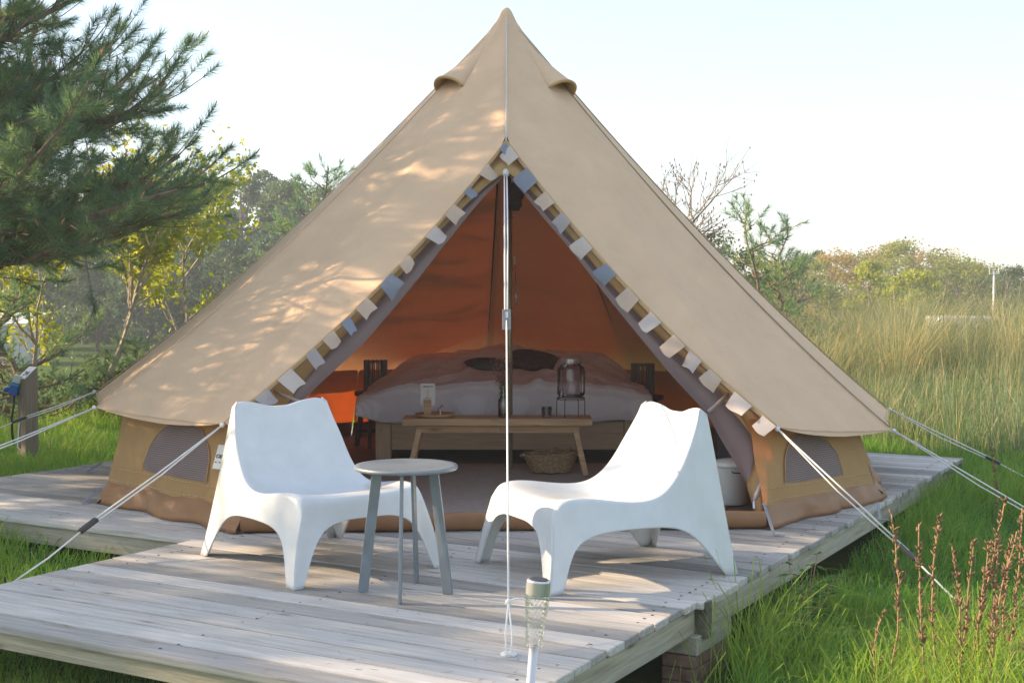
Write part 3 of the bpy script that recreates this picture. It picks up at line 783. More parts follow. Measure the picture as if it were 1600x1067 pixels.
# ------------------------------------------------------------------ bunting along both sides of the doorway
def build_bunting(hem, marks, label, side):
    o = DOOR.copy(); t = thing("bunting", label, "bunting", o)
    s = MB(); s.tube([hem(k / 24) - o + Vector((0, -0.022, -0.012)) for k in range(25)], 0.0026, 5); s.build("cord", MT['flag_cream'], t)
    for px, py, m, sz, curl in marks:
        # point on the hem nearest to the flag in the photograph
        best = min(range(121), key=lambda k: (lambda q: (q[0] - px) ** 2 + (q[1] - py) ** 2)(proj(hem(k / 120))))
        p = hem(best / 120); tdir = (hem(min(1, best / 120 + .01)) - hem(max(0, best / 120 - .01))).normalized()
        down = Vector((0.66 * -side, -0.02, -0.75)); down = (down - tdir * down.dot(tdir)).normalized()
        down = (down + Vector((0, -0.12, 0))).normalized(); nrm = tdir.cross(down).normalized()
        w, h = sz[0] * .88, sz[1] * .92; curl *= .6; rows = []
        w += 0.008 * rnd.uniform(-1, 1); ph = rnd.uniform(0, 6); tw = rnd.uniform(-.35, .35); down = (down + tdir * rnd.uniform(-.16, .16)).normalized()
        for i in range(7):
            f = i / 6; row = []
            for j in range(6):
                g = j / 5 - .5
                sh = (g + curl * 0.35 * f * f) * w * (1 - 0.25 * abs(curl) * f)
                row.append(p + tdir * sh + down * (h * f * (1 - .18 * abs(curl)) - 0.004 + .006 * math.sin(g * 5 + ph) * f) + nrm * (0.005 * math.sin(f * 3 + ph) + tw * f * g * w * 2 + abs(curl) * 0.05 * f * f * (1 if g > 0 else -0.6) * abs(g) * 2) + Vector((0, -0.03 - 0.006 * f, 0)) - o)
            rows.append(row)
        s = MB(); s.grid(rows); s.build("flag", MT['flag_' + m], t, sm=True)
def proj(q):
    c, s = math.cos(PITCH), math.sin(PITCH); zz = q.z - H; d = q.y * c - zz * s
    return (800 + 2000 * q.x / d, 533.5 - 2000 * (zz * c + q.y * s) / d)
S1, S2 = (0.115, 0.10), (0.10, 0.085)
build_bunting(HEML, [(781, 228, 'blue', (.08, .10), .6), (752, 263, 'cream', S1, 0), (724, 293, 'blue', (.06, .09), 1.0), (699, 322, 'cream', S1, 0), (665, 358, 'white', (.12, .11), 0), (622, 402, 'cream', S2, .9), (600, 432, 'blue', (.12, .12), .1), (563, 470, 'cream', S1, .4), (540, 498, 'blue', (.08, .12), .9), (510, 524, 'cream', (.11, .09), .1), (484, 548, 'grey', (.09, .12), .5), (446, 584, 'white', (.12, .13), -.1), (408, 612, 'grey', (.12, .10), -.3), (364, 650, 'cream', (.09, .10), .5)],
              "string of grey and cream cloth flags along the doorway's left slope", -1)
build_bunting(HEMR, [(806, 236, 'white', S1, 0), (836, 270, 'blue', (.15, .125), 0), (863, 308, 'cream', S1, .1), (889, 338, 'grey', S1, .1), (918, 375, 'white', (.125, .115), 0), (952, 422, 'blue', (.12, .11), .15), (986, 462, 'cream', (.13, .12), 0), (1020, 500, 'white', (.12, .12), 0), (1052, 536, 'cream', (.12, .13), .1), (1082, 562, 'grey', (.11, .10), .2), (1114, 588, 'cream', (.12, .10), -.1), (1158, 622, 'white', (.15, .10), 0), (1200, 656, 'white', (.12, .10), .1)],
              "string of white, grey and cream cloth flags along the doorway's right slope", 1)

# ------------------------------------------------------------------ garden chairs
def chair_mesh():
    # stations: rim (x, y, z), centre of the shell (y, z), foot of the side panel (x, y, z)
    rim = [(.296, .055, .335), (.304, .085, .384), (.304, .160, .394), (.304, .250, .386), (.303, .345, .370), (.302, .435, .358), (.300, .515, .360), (.297, .580, .388), (.293, .630, .440), (.289, .672, .502), (.284, .712, .572), (.266, .752, .645), (.250, .786, .712), (.226, .812, .742)]
    cen = [(.055, .335), (.075, .368), (.160, .366), (.250, .345), (.345, .322), (.440, .303), (.530, .300), (.605, .322), (.662, .380), (.704, .450), (.742, .525), (.780, .600), (.808, .668), (.826, .715)]
    bot = [(.372, .000, .000), (.370, .070, .000), (.362, .098, .120), (.354, .135, .195), (.348, .220, .236), (.346, .360, .243), (.346, .520, .243), (.347, .640, .232), (.352, .735, .170), (.362, .862, .000), (.362, .925, .000), (.304, .902, .260), (.266, .878, .490), (.236, .848, .708)]
    n = len(rim); mb = MB(); C = 8
    top = []
    for i in range(n):
        row = []
        for k in range(-C, C + 1):
            f = k / C; a = abs(f); e = a ** 3.2
            y = cen[i][0] + (rim[i][1] - cen[i][0]) * e; z = cen[i][1] + (rim[i][2] - cen[i][1]) * e
            if i == n - 1: z = cen[i][1] + .046 * (.52 if a == 1 else max(0.0, 1 - ((.84 - a) / .62) ** 2) if a < .84 else 1.0)
            row.append(Vector((rim[i][0] * f, y, z)))
        top.append(row)
    mb.grid(top)
    K = 5
    for sg in (-1, 1):
        rows = []
        for i in range(n):
            r = Vector((rim[i][0] * sg, rim[i][1], rim[i][2])); b = Vector((bot[i][0] * sg, bot[i][1], bot[i][2])); row = []
            for k in range(K + 1):
                f = k / K; p = r.lerp(b, f); p.x += sg * 0.002 * math.sin(math.pi * f) * (0.3 + 0.7 * min(1, (r - b).length / .3)); row.append(p)
            rows.append(row)
        mb.grid(rows)
    # front apron between the front legs
    rows = []
    for k in range(K + 1):
        f = k / K; row = []
        for c in range(-C, C + 1):
            g = c / C; a = abs(g)
            zb = (0.0 if a > .86 else (0.135 if a > .74 else (0.218 if a > .61 else (0.248 if a > .49 else (0.262 if a > .3 else 0.268)))))
            yb = 0.0 + 0.03 * min(1, zb / .27)
            tp = top[0][c + C]; bx = .372 * g if a > .85 else .372 * g
            q = Vector((bx, yb, zb)); p = tp.lerp(q, f)
            if a == 1: p.x += (1 if g > 0 else -1) * 0.010 * (.3 + .7 * min(1, .34 / .3)) * math.sin(math.pi * f)
            row.append(p)
        rows.append(row)
    mb.grid(rows)
    # rear face between the rear edges
    rows = []
    edge = [bot[13], bot[12], bot[11], bot[10]]
    for i, e in enumerate(edge):
        row = []
        for c in range(-C, C + 1):
            g = c / C; a = abs(g); z = e[2]
            if i == 3: z = 0.0 if a > .86 else (0.14 if a > .74 else (0.24 if a > .6 else 0.30))
            if i == 2: z = e[2] + (0.10 * (1 - a ** 2))
            row.append(Vector((e[0] * g, e[1] + 0.012 * (1 - a * a), z)))
        rows.append(row)
    mb.grid(rows)
    # close the thickness at the top edge of the back
    mb.grid([top[-1], rows[0]])
    return mb

_ch = chair_mesh()
def place_chair(label, loc, fwd, proto=None):
    rz = math.atan2(fwd[1], fwd[0]) + math.pi / 2
    t = thing("lounge_chair", label, "chair", loc, rz, "white plastic lounge chairs on the platform")
    if proto is None:
        _ch.V = [Vector((v.x * 1.07, (v.y - 0.46) * 1.07, v.z * 1.03)) for v in _ch.V]
        o = _ch.build("shell", MT['white'], t, sm=True, merge=0.0008)
        bm = bmesh.new(); bm.from_mesh(o.data)
        cl = bm.verts.layers.float.get("crease_vert") or bm.verts.layers.float.new("crease_vert")
        ce = bm.edges.layers.float.get("crease_edge") or bm.edges.layers.float.new("crease_edge")
        for v in bm.verts:
            if v.co.z < .002 and len(v.link_faces) != 2: v[cl] = 1.0
            elif v.co.z < .002: v[cl] = .55
        for e in bm.edges:
            if all(v.co.y < -.40 and abs(v.co.x) > .28 and v.co.z < .33 for v in e.verts) and abs(e.verts[0].co.z - e.verts[1].co.z) > .03 and all(abs(abs(v.co.x) - (.372 - .08 * v.co.z / .335)) < .024 for v in e.verts) and all(v.co.y < -.46 + .07 * v.co.z / .335 for v in e.verts): e[ce] = .6
        bm.to_mesh(o.data); bm.free()
        md = o.modifiers.new("sub", 'SUBSURF'); md.levels = 2; md.render_levels = 2; md.boundary_smooth = 'PRESERVE_CORNERS'
        md = o.modifiers.new("solid", 'SOLIDIFY'); md.thickness = 0.007; md.offset = -1
        return t
    for ch in proto.children:
        c = ch.copy(); COL.objects.link(c); c.parent = t
    return t
c1 = place_chair("white moulded plastic lounge chair left of the round grey table", (-0.944, 6.19, 0.001), (0.617, -0.79))
place_chair("white moulded plastic lounge chair at the right with a sunlit front leg", (0.434, 6.02, 0.001), (-0.905, -0.425), c1)

# ------------------------------------------------------------------ round side table
def build_table():
    t = thing("side_table", "small round grey metal table between the two white chairs", "table", (-0.462, 5.56, 0.001))
    s = MB(); s.lathe([(0.20, .530), (.222, .533), (.226, .538), (.226, .546), (.222, .551), (.20, .5485), (.02, .548)], 48); s.build("table_top", MT['steel'], t, sm=False, bevel=0)
    for p in t.children[-1:]: smooth(p.data)
    feet = [(567, 925), (625, 943), (651, 910), (700, 928)]
    for q in feet:
        f = onz(*q) - Vector(t.location); f.z = 0; top = Vector((f.x * .66, f.y * .66, .532))
        r = f.normalized()
        M = align(f, top, Vector((-r.y, r.x, 0))); L = (top - f).length
        s = MB(); s.box(0, -0.0225, -0.006, L, 0.0225, 0.006, M); s.build("leg", MT['steel'], t, bevel=0.002)
build_table()

# ------------------------------------------------------------------ rug, bed, bench and what stands on them
def build_rug():
    t = thing("woven_rug", "large beige brown flat woven rug with white fringe on the tent floor", "rug", (0.15, 8.4, 0.008))
    off = Vector(t.location)
    c = [onz(600, 806, 0.012), onz(1125, 826, 0.012), Vector((1.75, 9.75, .012)), Vector((-1.2, 9.75, .012))]
    rows = []
    for i in range(25):
        a, b = c[0].lerp(c[3], i / 24), c[1].lerp(c[2], i / 24)
        rows.append([a.lerp(b, j / 30) - off + Vector((0, 0, 0.006 * mnoise.noise(Vector((j * .5, i * .5, 3))))) for j in range(31)])
    s = MB(); s.grid(rows); s.build("weave", MT['rug'], t, sm=True, solid=0.008)
    s = MB()
    for k in range(220):
        p = c[0].lerp(c[1], (k + rnd.random()) / 220) - off; q = p + Vector((rnd.uniform(-.012, .012), -rnd.uniform(.02, .045), -0.002))
        s.tube([p, (p + q) / 2 + Vector((0, 0, .008)), q], 0.0028, 4, False)
    s.build("fringe", MT['fringe'], t)["kind"] = "stuff"
build_rug()

BX0, BX1, BY0 = -1.07, 1.0, 10.0
def build_bed():
    t = thing("bed", "wide pale pine bed frame standing at the back of the tent", "bed", ((BX0 + BX1) / 2, BY0, 0.012))
    hw = (BX1 - BX0) / 2
    def bx(nm, *a, m='pine', bev=.006):
        s = MB(); s.box(*a); return s.build(nm, MT[m], t, bevel=bev)
    for x in (-hw, hw - .12):
        for y in (0, 1.88): 
            o = bx("leg", 0, -.06, -.06, .33, .06, .06); o.location = (x + .06, y + .06, 0); o.rotation_euler = (0, -math.pi / 2, 0)
    bx("foot_board", -hw + .123, .015, .075, hw - .123, .06, .30)
    bx("head_board", -hw + .123, 1.93, .075, hw - .123, 1.97, .40)
    bx("side_rail", -hw + .02, .123, .09, -hw + .06, 1.87, .30); bx("side_rail", hw - .06, .123, .09, hw - .02, 1.87, .30)
    bx("mattress", -hw + .03, .03, .305, hw - .03, 1.97, .50, m='sheet', bev=.03)
    return t
build_bed()

def duvetmat():
    m, nt, b = new_mat("white and faded pink duvet")
    v = coords(nt, (1, 1, 1), rand=False)
    sp = nt.nodes.new("ShaderNodeSeparateXYZ"); nt.links.new(v, sp.inputs[0])
    n = N(nt, "ShaderNodeTexNoise", Scale=5.0, Detail=5.0); nt.links.new(v, n.inputs["Vector"])
    ad = N(nt, "ShaderNodeMath", operation='MULTIPLY_ADD'); ad.inputs[1].default_value = 0.16; nt.links.new(n.outputs[0], ad.inputs[0]); nt.links.new(sp.outputs[1], ad.inputs[2])
    w = N(nt, "ShaderNodeTexWave", Scale=9.0, Distortion=1.2); w.bands_direction = 'Y'; nt.links.new(v, w.inputs["Vector"])
    c = ramp(nt, ad.outputs[0], [(0.14, (0.88, 0.89, 0.92)), (0.32, (0.86, 0.80, 0.81)), (0.7, (0.88, 0.83, 0.82)), (1.0, (0.89, 0.86, 0.85))])
    c2 = mixc(nt, 0.25, c, ramp(nt, w.outputs[0], [(0.3, (0.75, 0.62, 0.64)), (0.7, (1.05, 1.03, 1.03))]), 'MULTIPLY')
    nt.links.new(c2, b.inputs["Base Color"]); b.inputs["Roughness"].default_value = 0.95; b.inputs["Specular IOR Level"].default_value = 0.1
    n2 = N(nt, "ShaderNodeTexNoise", Scale=14.0, Detail=5.0, Distortion=1.5); nt.links.new(v, n2.inputs["Vector"]); bump(nt, b, n2.outputs[0], 0.5, 0.02)
    return m
def duvet_h(x, y):
    """x from the bed centre, y from the foot edge; height over the deck"""
    hump = 0.60 + 0.19 * max(0, min(1, (y - .15) / 1.25)) ** 1.1
    two = 0.04 * math.cos((x + .02) * math.pi / .52) * max(0, min(1, (y - .9) / .5))
    edge = 1.0 - max(0.0, (abs(x) - .55) / .62) ** 2 * (0.35 + .4 * max(0, min(1, y / 1.5)))
    z = 0.33 + (hump + two - 0.33) * edge
    z += 0.03 * mnoise.noise(Vector((x * 2.2, y * 3.2, 1.5))) + 0.012 * mnoise.noise(Vector((x * 6, y * 8, 4)))
    q = mnoise.noise(Vector((x * 2.6 + .6 * y, y * 2.0 - .5 * x, 7.7))); z += 0.030 * (1 - min(1, abs(q) * 3.2)) ** 2
    q = mnoise.noise(Vector((x * 5.0 - 2 * y, y * 3.0 + x, 2.7))); z += 0.016 * (1 - min(1, abs(q) * 3.0)) ** 2
    return z
def build_duvet():
    cx = (BX0 + BX1) / 2
    t = thing("duvet", "white and faded pink duvet spread over the bed and hanging at its foot", "duvet", (cx, BY0, 0.35))
    rows = []; nx = 110
    for i in range(110):
        f = i / 109
        row = []
        for j in range(nx + 1):
            g = j / nx * 2 - 1; x = g * (1.13 if g > 0 else 1.17)
            if f < 0.2:                                             # the part hanging over the foot board
                h = f / 0.2; zt = duvet_h(x, 0.03); z0 = (0.315 if abs(g) < .86 else 0.315) + 0.012 * math.sin(x * 9) + (0.05 * max(0, -g - .85) / .15)
                z = z0 + (zt - z0) * (1 - (1 - h) ** 1.35); y = -0.055 + 0.05 * h ** 2.5 - 0.025 * math.sin(h * math.pi) - 0.016 * (1 - h) * math.sin(x * 11 + 2 * math.sin(x * 4))
                y -= 0.12 * max(0, abs(g) - .86) / .14 * (1 - h)
            else:
                y = 0.0 + (f - .2) / .8 * 1.98; z = duvet_h(x, y)
            row.append(Vector((x, y, z - 0.35)))
        rows.append(row)
    s = MB(); s.grid(rows); s.build("cover", duvetmat(), t, sm=True, solid=0.012, sub=1)
build_duvet()

def cushion(name, label, loc, w, d, h, rz, tilt, m, roll=0):
    s = MB(); rows = []; n = 16
    for sgn in (1, -1):
        rows = []
        for i in range(n + 1):
            r = []
            for j in range(n + 1):
                u, v = i / n * 2 - 1, j / n * 2 - 1
                k = (1 - abs(u) ** 2.6) * (1 - abs(v) ** 2.6); pin = 1 - 0.10 * (1 - abs(u)) * abs(v) - .0
                r.append(Vector((u * w / 2 * (1 - .07 * (1 - v * v) * abs(u)), v * d / 2 * (1 - .07 * (1 - u * u) * abs(v)), sgn * h / 2 * max(0, k) ** .5)))
            rows.append(r if sgn > 0 else r[::-1])
        s.grid(rows)
    o = s.build(name, m, None, sm=True, merge=0.001)
    o.location = loc; o.rotation_euler = (tilt, roll, rz)
    tag(o, label, "cushion"); return o
cxb = (BX0 + BX1) / 2
p = at(760, 579, 10.75); cushion("cushion", "slate grey cushion lying on the duvet behind the flower vase", (p.x, p.y, duvet_h(p.x - cxb, .75) + 0.030), .34, .34, .11, .25, .10, MT['cushgrey'])
p = at(828, 576, 10.75); cushion("cushion", "shaggy brown cushion leaning on the duvet beside the centre pole", (p.x + .02, p.y, duvet_h(p.x - cxb, .75) + 0.045), .42, .34, .15, -.15, .28, MT['cushbrown'], 0.14)

BZ = 0.425; BYF = 9.02
def build_bench():
    a, b = at(628, 648, BYF), at(926, 653, BYF)
    L = b.x - a.x
    t = thing("bench", "oiled wooden bench with splayed legs standing at the foot of the bed", "bench", ((a.x + b.x) / 2, BYF + .15, 0.02))
    def bx(nm, *q, M=None, bev=.005):
        s = MB(); s.box(*q, M); return s.build(nm, MT['oak'], t, bevel=bev)
    for k in range(3): bx("seat_slat", -L / 2, -.15 + k * .1015, BZ - .07, L / 2, -.15 + k * .1015 + .0985, BZ - .02)
    bx("apron", -L / 2 + .10, -.105, BZ - .125, 0.02, -.08, BZ - .072, bev=.002); bx("apron", 0.023, -.105, BZ - .125, L / 2 - .09, -.08, BZ - .072, bev=.002)
    bx("apron", -L / 2 + .10, .08, BZ - .125, L / 2 - .09, .105, BZ - .072, bev=.002)
    for sx in (-1, 1):
        for y in (-.10, .10):
            f = Vector((sx * (L / 2 - .045), y * 1.35, 0)); q = Vector((sx * (L / 2 - .125), y * .75, BZ - .072))
            M = align(f, q, Vector((0, 1, 0))); s = MB(); s.box(0, -.02, -.025, (q - f).length, .02, .025, M); s.build("leg", MT['oak'], t, bevel=.004)
    return t
build_bench()
TOP = BZ + .001

def build_tray():
    p = at(680, 640, BYF + .15); t = thing("tray", "round wooden tray at the left end of the bench", "tray", (p.x, BYF + .14, TOP))
    s = MB(); s.lathe([(.10, .0), (.13, .004), (.146, .022), (.142, .026), (.125, .012), (.01, .010)], 36); s.build("dish", MT['oak'], t, sm=True)
    q = at(668, 630, BYF + .14)
    h = thing("card_holder", "small oak block holding the upright white menu card", "holder", (q.x, BYF + .14, TOP + .012))
    s = MB(); s.box(-.027, -.012, 0, .027, -.001, .115); s.box(-.027, .004, 0, .027, .014, .085); s.build("block", MT['oak'], h, bevel=.002)
    c = thing("menu_card", "white menu card with black lettering standing in the wooden holder", "card", (q.x + .002, BYF + .1405, TOP + .085))
    s = MB(); s.box(-.052, 0, 0, .052, .0025, .155); s.build("sheet", MT['paper'], c)
    s = MB()                                                        # illegible lettering, as strokes
    for row, (z, x0, x1, hh) in enumerate([(.128, -.034, .034, .010), (.100, -.006, .006, .006), (.086, -.009, .004, .006), (.072, -.004, .007, .006), (.058, -.006, .005, .006), (.048, -.022, .024, .005)]):
        x = x0
        while x < x1:
            w = rnd.uniform(.002, .006); s.add([Vector((x, -.0012, z + rnd.uniform(0, .002))), Vector((x + w, -.0012, z)), Vector((x + w, -.0012, z + hh * rnd.uniform(.5, 1))), Vector((x, -.0012, z + hh * rnd.uniform(.5, 1)))], [(0, 1, 2, 3)]); x += w + .0018
    s.build("handwriting", MT['ink'], c)
    q = at(688, 630, BYF + .1)
    v = thing("bud_vase", "tiny white stemmed ornament with dried brown blooms on the tray", "ornament", (q.x, BYF + .09, TOP + .012))
    s = MB(); s.lathe([(.008, 0), (.010, .004), (.005, .010), (.0045, .045), (.003, .05)], 10); s.build("stem", MT['enamel'], v, sm=True)
    s = MB()
    for a, b_, c_ in ((-.012, .0, .05), (0, .003, .056), (.012, .0, .072), (-.014, .002, .036), (.002, 0, .066)): s.lathe([(.002, -.008), (.008, -.002), (.008, .003), (.002, .009)], 7, (a, b_, c_))
    s.build("bloom", MT['bud'], v, sm=True)
build_tray()

def build_vase():
    p = at(789, 630, BYF + .13); t = thing("flower_vase", "clear glass bottle of dried pink flowers standing mid bench", "vase", (p.x - .012, BYF + .12, TOP))
    s = MB(); s.lathe([(.005, .002), (.034, .002), (.038, .010), (.038, .12), (.024, .145), (.020, .155), (.020, .205), (.023, .21), (.020, .211), (.017, .205), (.017, .155), (.034, .118), (.034, .01), (.003, .006)], 20, closed=True); s.build("bottle", MT['glass'], t, sm=True)
    s = MB()
    for k in range(26):
        a = rnd.uniform(0, 6.28); r = rnd.uniform(.02, .10); top = Vector((r * math.cos(a) - .01, r * math.sin(a) * .6, rnd.uniform(.27, .40))); s.tube([Vector((.008 * math.cos(a), .008 * math.sin(a), .01)), Vector((.012 * math.cos(a), .012 * math.sin(a), .2)), top], .0014, 4, False)
    s.build("stems", HERB if False else MT['stalk'], t)["kind"] = "stuff"
    V, T, tt = [], [], []
    for k in range(620):
        a = rng.uniform(0, 6.28); r = .085 * rng.uniform() ** .5; z = rng.uniform(.25, .42); c = np.array([r * math.cos(a) - .008, r * math.sin(a) * .7, z]); c[0] *= .6 + (z - .25) * 2.4
        d = rng.normal(size=(3, 3)) * .006; V.append(c + d); T.append([3 * k, 3 * k + 1, 3 * k + 2]); tt += [rng.uniform()] * 3
    m = leafmat("dried blossom", [(.36, .12, .10), (.50, .22, .16), (.28, .14, .08), (.33, .24, .42)], .3, 1.2)
    np_mesh("blossom", np.array(V), np.array(T), m, t, tt)["kind"] = "stuff"
    V, T, tt = [], [], []
    for k in range(60):
        a = rng.uniform(0, 6.28); c = np.array([.018 * math.cos(a), .018 * math.sin(a), rng.uniform(.12, .26)]); d = rng.normal(size=(3, 3)) * .012; V.append(c + d); T.append([3 * k, 3 * k + 1, 3 * k + 2]); tt += [rng.uniform()] * 3
    np_mesh("leaves", np.array(V), np.array(T), HERB, t, tt)["kind"] = "stuff"
build_vase()

def build_tumbler():
    p = at(854, 640, BYF + .12); t = thing("tumbler", "small cut glass tumbler beside the drinks dispenser stand", "glass", (p.x, BYF + .10, TOP))
    n = 20; s = MB()
    s.lathe([(.004, .002), (.028, .002), (.031, .01), (.037, .075), (.034, .076), (.028, .012), (.003, .008)], 20, closed=True); s.build("bowl", MT['glass'], t, sm=True)
    s = MB()
    for k in range(12):
        a = k / 12 * 6.283
        for z in (.02, .038, .056): s.lathe([(.001, -.005), (.005, 0), (.001, .005)], 6, ((.0325 + z * .07) * math.cos(a), (.0325 + z * .07) * math.sin(a), z))
    s.build("cut_facets", MT['smoke'], t)
build_tumbler()

def build_dispenser():
    p = at(892, 640, BYF + .16); x, y = p.x, BYF + .15
    t = thing("dispenser_stand", "dark wire stand carrying the glass drinks dispenser on the bench", "stand", (x, y, TOP))
    s = MB(); R = .098
    ring = [Vector((R * math.cos(a), R * math.sin(a), .137)) for a in (k / 28 * 6.2832 for k in range(29))]
    s.tube(ring, .0032, 6, False); s.tube([v * .78 + Vector((0, 0, .028)) for v in ring], .0026, 6, False); s.tube([v * 1.0 + Vector((0, 0, -.012)) for v in ring], .0026, 6, False)
    s.build("ring", MT['darkmetal'], t, sm=True)
    for a in (2.6, .5, -1.15, -2.0):
        c, d = math.cos(a), math.sin(a); s = MB(); s.tube([Vector((R * c, R * d, .137)), Vector((R * 1.14 * c, R * 1.14 * d, .130)), Vector((R * 1.2 * c, R * 1.2 * d, .10)), Vector((R * 1.2 * c, R * 1.2 * d, .002))], .003, 6); s.build("leg", MT['darkmetal'], t, sm=True)
    j = thing("drinks_dispenser", "ribbed glass drinks dispenser jar with metal lid on its wire stand", "dispenser", (x, y, TOP + .143))
    n = 64; prof = [(.003, .003), (.085, .003), (.098, .015), (.100, .03), (.100, .185), (.094, .21), (.074, .228), (.070, .236), (.070, .255)]
    s = MB(); V = []; F = []
    for i, (r, z) in enumerate(prof):
        for k in range(n):
            rr = r + (0.0022 if (k % 4) < 2 and 2 < i < 6 else 0); a = k / n * 6.2832; V.append(Vector((rr * math.cos(a), rr * math.sin(a), z)))
    for i in range(len(prof) - 1):
        for k in range(n): F.append([i * n + k, i * n + (k + 1) % n, (i + 1) * n + (k + 1) % n, (i + 1) * n + k])
    s.add(V, F); s.build("jar", MT['smoke'], j, sm=True)
    s = MB(); s.lathe([(.072, .250), (.076, .252), (.076, .274), (.070, .280), (.01, .281)], 28); s.lathe([(.078, .243), (.078, .249)], 28); s.build("lid", MT['brushed'], j, sm=False)
    s = MB(); s.tube([Vector((-.06, -.09, .028)), Vector((-.075, -.125, .028))], .010, 8); s.tube([Vector((-.073, -.12, .030)), Vector((-.073, -.12, .055))], .005, 6); s.tube([Vector((-.075, -.122, .028)), Vector((-.077, -.126, .0))], .007, 8); s.build("tap", MT['brushed'], j, sm=True)
build_dispenser()

def build_basket():
    p = onz(864, 750, 0.03); t = thing("wicker_basket", "oval woven seagrass basket on the rug under the bench", "basket", (p.x, 9.22, .022))
    s = MB()
    for k in range(9):
        f = k / 8; rx, ry = .145 + .05 * f, .10 + .035 * f
        ring = [Vector((rx * math.cos(a), ry * math.sin(a), .012 + f * .125 + .006 * math.sin(a * 9 + k) + .012 * f * math.sin(a + 1))) for a in (q / 36 * 6.2832 for q in range(37))]
        s.tube(ring, .0095, 6, False)
    s.lathe([(.01, .006), (.14, .006)], 24, sx=1, sy=.7); s.build("coil", MT['wicker'], t, sm=True)
    for sg in (-1, 1):
        s = MB(); s.tube([Vector((sg * .185, -.05, .13)), Vector((sg * .215, -.03, .12)), Vector((sg * .22, .03, .12)), Vector((sg * .185, .05, .13))], .009, 6); s.build("handle", MT['wicker'], t, sm=True)
build_basket()

def lantern(label, px, py, Y, h, tall):
    p = at(px, py, Y); t = thing("slatted_lantern", label, "lantern", (p.x, Y, p.z), 0.2, "slatted wooden bedside lanterns")
    n = 14; r = .085
    for z in (0, h * .30, h - .022):
        s = MB(); s.lathe([(r - .014, z), (r - .001, z), (r - .001, z + .018), (r - .014, z + .018)], 28, closed=True); s.build("hoop", MT['greywood'], t)
    me = None
    for k in range(n):
        a = k / n * 6.2832
        if me is None:
            s = MB(); s.box(0, -.011, -.005, h, .011, .005); o = s.build("slat", MT['greywood'], t, bevel=.002); me = o.data
        else: o = link("slat", me, None, t)
        M = Matrix.Rotation(a, 4, 'Z') @ Matrix.Translation((r + .005, 0, 0)) @ Matrix.Rotation(math.pi / 2, 4, 'Z') @ Matrix(((0, 0, 1, 0), (0, 1, 0, 0), (-1, 0, 0, 0), (0, 0, 0, 1))).inverted()
        o.matrix_local = M
    return p
def stool(label, x, y, z):
    t = thing("stool", label, "stool", (x, y, 0.01))
    s = MB(); s.lathe([(.13, z - .05), (.15, z - .045), (.152, z - .016), (.145, z - .011), (.01, z - .011)], 28); s.build("seat", MT['darkwood'], t, sm=False)
    for k in range(3):
        a = k * 2.094 + .5; f = Vector((.17 * math.cos(a), .17 * math.sin(a), 0)); q = Vector((.09 * math.cos(a), .09 * math.sin(a), z - .05))
        M = align(f, q, Vector((-math.sin(a), math.cos(a), 0))); s = MB(); s.box(0, -.02, -.014, (q - f).length, .02, .014, M); s.build("leg", MT['darkwood'], t, bevel=.003)
    s = MB(); s.box(-.1, -.01, .12, .1, .01, .15); s.build("stretcher", MT['darkwood'], t)
p = lantern("grey slatted wooden lantern on the stool left of the bed", 587, 611, 10.9, .265, 1); stool("dark wooden stool left of the bed under a lantern", p.x - .03, 10.9, p.z)
p = lantern("grey slatted wooden lantern on the stool right of the bed", 1004, 617, 10.9, .27, 1); stool("dark wooden stool right of the bed under a lantern", p.x + .03, 10.9, p.z)

def build_bin():
    p = onz(1152, 796, .01); t = thing("enamel_bin", "white enamel lidded bin just inside the doorway's right side", "bin", (p.x, 7.85, .014))
    s = MB(); s.lathe([(.09, 0), (.098, .006), (.118, .235), (.120, .24)], 36); s.build("body", MT['enamel'], t, sm=True)
    s = MB(); s.lathe([(.122, .232), (.128, .236), (.128, .252), (.118, .262), (.05, .276), (.01, .278)], 36); s.build("lid", MT['enamel'], t, sm=True)
    s = MB(); s.tube([Vector((-.02, -.125, .215)), Vector((-.015, -.138, .208)), Vector((.03, -.138, .206)), Vector((.04, -.12, .212))], .004, 6); s.build("handle", MT['darkmetal'], t, sm=True)
    q = onz(1140, 740, .01)
    b = thing("storage_box", "dark grey felt box standing behind the white bin", "box", (1.62, 8.95, .014), .2)
    s = MB(); s.box(-.15, -.12, 0, .15, .12, .38); s.build("body", MT['greyfab'], b, bevel=.02)
    s = MB(); s.box(-.155, -.125, .381, .155, .125, .40); s.build("lid", MT['greyfab'], b, bevel=.008)
build_bin()

